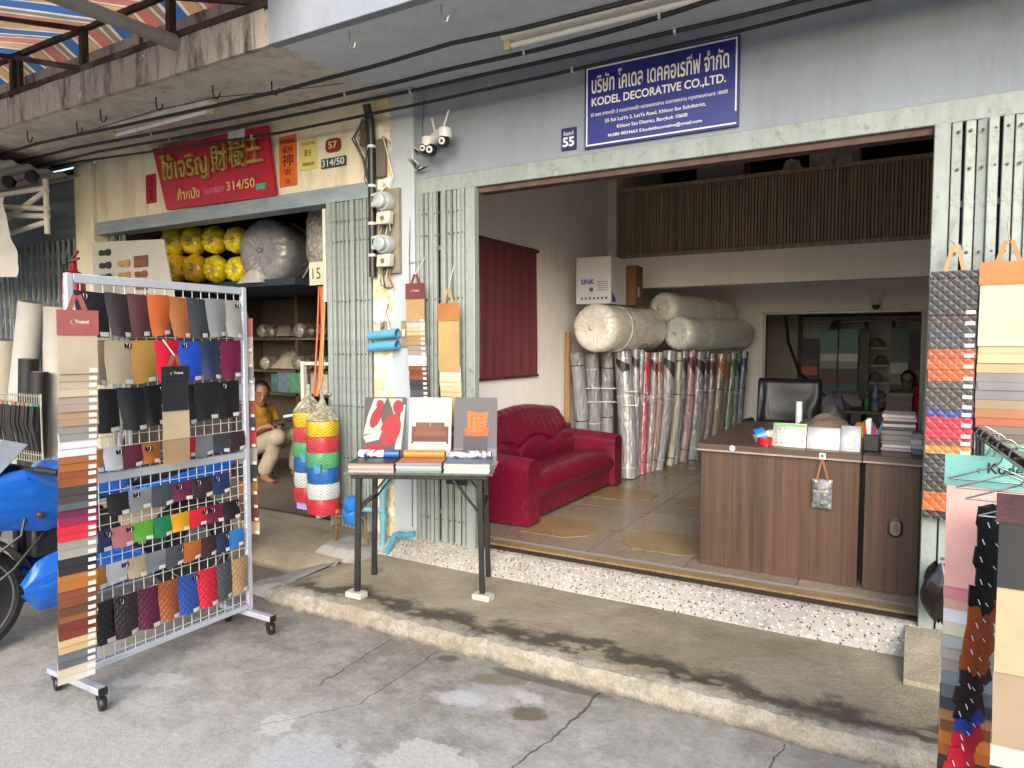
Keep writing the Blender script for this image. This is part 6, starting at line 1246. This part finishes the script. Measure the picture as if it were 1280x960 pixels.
for s_ in (-.09, .09): b = MB(); b.tube([(CXM + s_, 1.56, .30), (CXM + s_, 1.66, .58), (CXM + s_, 1.78, .92)], [.028, .03, .024], 12); b.build('fork', mat('#9a9c9f', .25, .8, bump=0), MC)
def fend(u, v): a = R(20 + 130*u); rr = .325; x = CXM + .075*(2*v-1); return (x, 1.545 + rr*math.cos(a) + .0, .295 + (rr + .02*math.sin(v*math.pi))*math.sin(a))
b = MB(); b.sheet(fend, 18, 6, .006); b.build('front_fender', mat('#1d1d20', .4), MC)
def shell(pts, x0, x1, m, name, bev=.03):
    b = MB(); b.prism(pts, (x0, 0, 0), (0,1,0), (0,0,1), x1 - x0); return b.build(name, m, MC, bev, 3)
def lerpf(tab, y):
    for (ya, za), (yb, zb) in zip(tab, tab[1:]):
        if y <= yb: return za + (zb - za)*max(0, (y - ya)/(yb - ya))
    return tab[-1][1]
def curved(top, bot, xin, bulge, name, s_, nu=30, nv=14):
    ya, yb = top[0][0], top[-1][0]
    def fn(u, v):
        y = ya + (yb - ya)*u; zt, zb = lerpf(top, y), lerpf(bot, y); w = math.sin(math.pi*(.06 + .90*v))**.55*(.55 + .45*math.sin(math.pi*min(1, .12 + .8*u)))
        crease = .012*math.exp(-((v - .62 + .25*u)/.05)**2); return (CXM + s_*(xin + bulge*w - crease), y, zb + (zt - zb)*v)
    b = MB(); b.sheet(fn, nu, nv, .004); return b.build(name, BLU, MC, sharp=1.2)
for s_ in (1, -1):
    curved([(1.50,.80),(1.60,.92),(1.84,.945),(1.96,.88),(2.14,.80)], [(1.50,.72),(1.60,.66),(1.74,.64),(1.90,.60),(2.02,.62),(2.14,.68)], .10, .095, 'side_fairing', s_)
    curved([(1.78,.34),(1.86,.44),(2.0,.50),(2.3,.47),(2.44,.36)], [(1.78,.28),(1.86,.18),(2.1,.165),(2.36,.20),(2.44,.30)], .07, .10, 'belly_panel', s_)
    b = MB(); b.box(min(CXM+.03*s_, CXM+.11*s_), max(CXM+.03*s_, CXM+.11*s_), 1.84, 2.3, .46, .64); b.build('frame_cover', mat('#1c1d20', .5), MC, .02, 2)
    b = MB(); b.lathe([(.008,0),(.016,.015),(.018,.035),(.008,.05)], (CXM + .19*s_, 1.84, .71), (s_,-.3,0), 12); b.build('turn_signal', mat('#5a3020', .3), MC)
shell([(1.50,.74),(1.58,.88),(1.74,.90),(1.74,.66),(1.56,.62)], CXM - .125, CXM + .125, BLU, 'nose_fairing', .04)
def wind(u, v): a = (u-.5)*2.2; return (CXM + .17*math.sin(a), 1.58 + .07*(1-math.cos(a)) + .20*v, .885 + .20*v - .02*math.sin(a)**2)
b = MB(); b.sheet(wind, 16, 8, .004); tt = NT('smoked_screen'); tt.base((.12,.14,.17)); b.build('windscreen', tt.set(rough=.06, coat=.6), MC)
for s_ in (1, -1):
    for yy, zz in ((1.66,.70),(1.80,.90),(2.0,.66),(2.04,.80)): b = MB(); b.lathe([(.006,0),(.005,.004)], (CXM + .185*s_, yy, zz), (s_,0,0), 8); b.build('bolt', mat('#2a2a2c', .4), MC)
b = MB(); b.lathe([(.0,.07),(.05,.06),(.075,.03),(.08,0)], (CXM, 1.56, .77), (0,-1,.15), 20); b.build('headlight', wrap('#c9ced2', .1, .05), MC)
shell([(1.86,.78),(1.95,.95),(2.2,.96),(2.42,.80),(2.3,.70),(1.95,.70)], CXM - .12, CXM + .12, BLU, 'fuel_tank', .05)
shell([(2.38,.76),(2.42,.82),(2.9,.88),(3.15,.93),(3.12,.86),(2.7,.74)], CXM - .11, CXM + .11, mat('#1a1a1c', .5), 'seat', .03)
shell([(2.40,.62),(2.45,.74),(3.1,.84),(3.2,.88),(3.05,.74),(2.6,.58)], CXM - .12, CXM + .12, BLU, 'tail_panel', .03)
shell([(1.98,.28),(1.98,.52),(2.3,.56),(2.42,.40),(2.34,.24)], CXM - .11, CXM + .11, mat('#2d2e31', .5, .5), 'engine', .02)
b = MB(); b.tube([(CXM-.1,1.95,.34),(CXM-.13,2.1,.20),(CXM-.15,2.5,.22),(CXM-.17,3.1,.42)], [.02,.022,.03,.045], 12); b.build('exhaust', mat('#8d8f92', .25, .9), MC)
b = MB(); b.bar((CXM, 2.35, .34), (CXM, 2.83, .295), .12, .04); b.build('swingarm', mat('#2d2e31', .5, .5), MC)
b = MB(); b.tube([(CXM-.32,1.86,.93),(CXM-.1,1.80,.95),(CXM+.1,1.80,.95),(CXM+.32,1.86,.93)], .012, 8); b.tube([(CXM+.2,1.83,.94),(CXM+.33,1.87,.93)], .018, 8); b.tube([(CXM-.33,1.87,.93),(CXM-.2,1.83,.94)], .018, 8); b.build('handlebar', BLACK(), MC)
b = MB(); b.tube([(CXM+.12,1.62,.5),(CXM+.2,1.75,.62),(CXM+.14,1.82,.8)], .008, 6); b.tube([(CXM+.1,1.57,.32),(CXM+.17,1.72,.45),(CXM+.12,1.9,.6)], .007, 6); b.build('brake_hose', BLACK(), MC)

# ================================================================ PEOPLE
def ellip(b, c, r, rot=None, n=14):
    c = Vector(c); rot = rot or Matrix.Identity(3); vs_ = []; fs = []; m_ = n//2 + 1
    for i in range(m_ + 1):
        th = math.pi*i/m_
        for j in range(n): a = 2*math.pi*j/n; vs_.append(c + rot @ Vector((r[0]*math.sin(th)*math.cos(a), r[1]*math.sin(th)*math.sin(a), r[2]*math.cos(th))))
    for i in range(m_):
        for j in range(n): fs.append((i*n + j, i*n + (j+1) % n, (i+1)*n + (j+1) % n, (i+1)*n + j))
    b.add(vs_, fs)
def limb(b, pts, rs):
    pts = [Vector(p) for p in pts]; b.tube(pts, rs, 14)
    for p, r_ in zip(pts, rs): ellip(b, p, (r_*.99,)*3)
def fuse(b, name, m, parent, vox):
    o = b.build(name, m, parent, sharp=3); r_ = o.modifiers.new('r', 'REMESH'); r_.mode = 'VOXEL'; r_.voxel_size = vox; r_.use_smooth_shade = True
    s_ = o.modifiers.new('s', 'SMOOTH'); s_.iterations = 4; s_.factor = .5; return o
def head(b, c, f, up=Vector((0,0,1)), s=1.0):
    c, f = Vector(c), Vector(f).normalized(); side = up.cross(f).normalized(); up = f.cross(side); M_ = Matrix((f, side, up)).transposed()
    ellip(b, c + up*.02*s, (.092*s, .074*s, .10*s), M_); ellip(b, c + f*.022*s - up*.05*s, (.062*s, .058*s, .068*s), M_); ellip(b, c + f*.052*s - up*.095*s, (.028*s,.03*s,.024*s), M_)
    b.tube([c + f*.088*s + up*.012*s, c + f*.104*s - up*.028*s], [.008*s, .015*s], 8); ellip(b, c + f*.103*s - up*.028*s, (.014*s,.016*s,.011*s), M_)
    ellip(b, c + f*.083*s - up*.062*s, (.012*s,.024*s,.009*s), M_)
    for q in (-1, 1): ellip(b, c + side*.074*s*q - up*.005*s, (.018*s,.008*s,.03*s), M_); ellip(b, c + f*.078*s + side*.034*s*q + up*.032*s, (.014*s,.026*s,.009*s), M_)
    return M_, f, side, up
def face_bits(c, f, side, up, par_, s, hairm, specs=False):
    c = Vector(c)
    for q in (-1, 1):
        b = MB(); ellip(b, c + f*.083*s + side*.032*s*q + up*.012*s, (.007*s,.007*s,.005*s), None, 10); e = b.build('eye', mat('#7d7068', .35, bump=0), par_); b = MB(); ellip(b, c + f*.0872*s + side*.032*s*q + up*.012*s, (.0045*s,)*3, None, 8); b.build('iris', mat('#1c120c', .2, bump=0), e)
        b = MB(); b.tube([c + f*.086*s + side*(.017*q)*s + up*.037*s, c + f*.088*s + side*(.035*q)*s + up*.041*s, c + f*.078*s + side*(.052*q)*s + up*.034*s], .004*s, 6); b.build('eyebrow', hairm, par_)
    b = MB(); b.tube([c + f*.0915*s + side*.022*s*k - up*.062*s for k in (-1,-.5,0,.5,1)], .0035*s, 6); b.build('lips', mat('#7d4238', .5, bump=0), par_)
    if specs:
        b = MB()
        for q in (-1, 1): b.tube([c + f*.103*s + side*(.033*q + .024*math.cos(a))*s + up*(.012 + .017*math.sin(a))*s for a in [2*math.pi*k/14 for k in range(15)]], .003*s, 6); b.tube([c + f*.10*s + side*.057*s*q + up*.015*s, c + side*.078*s*q + up*.012*s], .0025*s, 5)
        b.tube([c + f*.104*s - side*.009*s + up*.014*s, c + f*.104*s + side*.009*s + up*.014*s], .003*s, 5); b.build('glasses', mat('#3a1614', .3), par_)
def hand(b, w, d, n, s=1.0, curl=.6):
    w, d, n = Vector(w), Vector(d).normalized(), Vector(n).normalized(); sd_ = d.cross(n).normalized()
    p1 = w + d*.085*s; b.tube([w, w + d*.04*s, p1], [.026*s, .034*s, .034*s], 10); ellip(b, w + d*.05*s, (.036*s,.036*s,.026*s))
    for k, L in enumerate((.07, .08, .075, .058)):
        q = p1 + sd_*(.026 - .0175*k)*s; a = q + (d*math.cos(curl*.6) + n*math.sin(curl*.6))*L*.45*s; c = a + (d*math.cos(curl*1.7) + n*math.sin(curl*1.7))*L*.32*s; e = c + (d*math.cos(curl*2.5) + n*math.sin(curl*2.5))*L*.25*s; b.tube([q - d*.02*s, q, a, c, e], [.009*s,.0095*s,.0085*s,.008*s,.0065*s], 8)
    q = w + d*.03*s + sd_*.03*s; a = q + (d*.6 + sd_*.7 + n*.4).normalized()*.04*s; e = a + (d*.85 + sd_*.1 + n*.6).normalized()*.032*s; b.tube([w + d*.02*s, q, a, e], [.014*s,.012*s,.0105*s,.0085*s], 8)
SKIN = mat('#8f6248', .5, var=.1, scale=14, bump=.05); HAIR = mat('#15110f', .5, bump=.5, bscale=140)
# seated man, bent over what he holds, behind the rack in the dark shop
PM = thing('person', 'seated man in mustard shirt and beige trousers inside the dark shop', 'person', (-5.75, 4.85, .22))
pel = Vector((-5.93,4.87,.52)); ch_ = Vector((-5.84,4.85,.80)); nk = Vector((-5.77,4.82,.955)); hc = Vector((-5.685,4.795,1.085)); fdir = Vector((.80,-.50,-.30))
sL = Vector((-5.76,4.66,.885)); sR = Vector((-5.84,5.03,.885)); eL = Vector((-5.70,4.58,.655)); eR = Vector((-5.74,5.05,.66)); hL = Vector((-5.53,4.67,.76)); hR = Vector((-5.52,4.88,.77))
kL = Vector((-5.40,4.74,.665)); kR = Vector((-5.44,5.03,.67)); aL = Vector((-5.56,4.72,.285)); aR = Vector((-5.50,5.06,.285))
b = MB(); limb(b, [pel, ch_, nk + Vector((0,0,-.05))], [.145,.15,.08]); limb(b, [nk - Vector((0,0,.06)), hc - fdir*.03 - Vector((0,0,.05))], [.06,.055]); Mh, f_, sd2, up2 = head(b, hc, fdir)
for s0, e0, h0 in ((sL,eL,hL),(sR,eR,hR)): limb(b, [s0, e0, h0], [.058,.045,.03]); hand(b, h0, (Vector((-5.42,4.77,.79)) - h0), (0,0,-1), 1, .8)
for k0, a0, o0 in ((kL,aL,-.09),(kR,aR,.09)):
    limb(b, [pel + Vector((.05,o0,-.02)), k0, a0], [.085,.062,.04]); limb(b, [a0 + Vector((-.03,0,-.03)), a0 + Vector((.08,-.02,-.05)), a0 + Vector((.15,-.03,-.055))], [.038,.03,.02])
    for k in range(5): q = a0 + Vector((.15, -.06 + .018*k, -.053)); b.tube([q, q + Vector((.03 - .004*abs(k-1),0,-.004))], [.01,.008], 7)
body = fuse(b, 'body', SKIN, PM, .011); face_bits(hc, f_, sd2, up2, body, 1, HAIR)
b = MB(); limb(b, [pel + Vector((0,0,.02)), ch_, nk - Vector((0,0,.07))], [.158,.168,.10]); limb(b, [sL, sL.lerp(eL,.75)], [.075,.07]); limb(b, [sR, sR.lerp(eR,.75)], [.075,.07]); limb(b, [sL, sR], [.075,.075]); fuse(b, 'shirt', mat('#a87a1e', .8, bump=.3, bscale=20), PM, .013)
b = MB()
for k0, a0, o0 in ((kL,aL,-.09),(kR,aR,.09)): limb(b, [pel + Vector((.03,o0,-.02)), k0, k0.lerp(a0,.5), a0 + Vector((0,0,.05))], [.11,.088,.078,.074])
fuse(b, 'trousers', mat('#a89c86', .8, bump=.3, bscale=18), PM, .013)
b = MB(); ellip(b, hc + up2*.035 - f_*.018, (.098,.085,.098), Mh); hp = b; o = hp.build('hair', HAIR, PM, sharp=3)
for v in o.data.vertices:
    rel = Vector(v.co) - hc
    if rel.dot(f_) > .055 or (rel.dot(up2) < .0 and rel.dot(f_) > -.02): v.co = hc + rel*.78
STL = thing('low_stool', 'low dark stool under the seated man', 'stool', (-5.95, 4.88, .22)); b = MB(); b.box(-6.12, -5.78, 4.72, 5.04, .36, .39); b.build('seat', mat('#7a3a44', .5), STL, .01)
for x in (-6.09, -5.81):
    for y in (4.75, 5.01): b = MB(); b.tube([(x,y,.217),(x,y,.36)], .015, 8); b.build('leg', BLACK(), STL)
b = MB(); b.lathe([(.06,0),(.085,.012),(.09,.03),(.086,.03)], (-5.38,4.78,.80), (0,-.1,1), 20); tag(b.build('bowl', mat('#5a4a3c', .4)), 'dark bowl held by the seated man', 'bowl')
# woman with glasses behind the boxes in the back room
PW = thing('person', 'woman with glasses in a grey top sitting in the back room', 'person', (-.06, 10.65, .22)); hc = Vector((-.06,10.60,1.10)); fd = Vector((-.12,-1,-.22))
b = MB(); limb(b, [(-.06,10.75,.55), (-.06,10.72,.82), (-.06,10.68,.97)], [.15,.14,.07]); limb(b, [(-.06,10.68,.95),(-.06,10.63,1.04)], [.05,.05]); Mh, f_, sd2, up2 = head(b, hc, fd)
for q in (-1, 1): limb(b, [(-.06+.17*q,10.70,.90),(-.06+.22*q,10.58,.74),(-.06+.13*q,10.36,.76)], [.052,.042,.028]); hand(b, (-.06+.13*q,10.36,.765), (-.3*q,-1,0), (0,0,-1), .9, .4)
limb(b, [(-.14,10.72,.52),(-.14,10.5,.54),(-.14,10.5,.28)], [.08,.065,.045]); limb(b, [(.02,10.72,.52),(.02,10.5,.54),(.02,10.5,.28)], [.08,.065,.045])
body = fuse(b, 'body', mat('#c09a80', .5, var=.06), PW, .011); face_bits(hc, f_, sd2, up2, body, 1, HAIR, True)
b = MB(); limb(b, [(-.06,10.75,.56), (-.06,10.72,.82), (-.06,10.69,.94)], [.165,.155,.09]); limb(b, [(-.23,10.70,.90),(.11,10.70,.90)], [.068,.068])
for q in (-1, 1): limb(b, [(-.06+.17*q,10.70,.90),(-.06+.22*q,10.58,.74)], [.066,.055])
fuse(b, 'shirt', mat('#6f756d', .8), PW, .013)
b = MB(); ellip(b, hc + up2*.03 - f_*.022, (.10,.09,.105), Mh); ellip(b, hc - f_*.06 - up2*.06, (.05,.08,.09), Mh); o = b.build('hair', HAIR, PW, sharp=3)
for v in o.data.vertices:
    rel = Vector(v.co) - hc
    if rel.dot(f_) > .05 and rel.dot(up2) < .085: v.co = hc + rel*.75
b = MB(); b.box(-.26, .14, 10.62, 10.95, .40, .44); b.box(-.24,-.2,10.64,10.68,.222,.4); b.box(.08,.12,10.64,10.68,.222,.4); b.box(-.24,-.2,10.89,10.93,.222,.4); b.box(.08,.12,10.89,10.93,.222,.4); tag(b.build('stool', mat('#2d2a28', .6)), 'dark stool under the woman in the back room', 'stool')
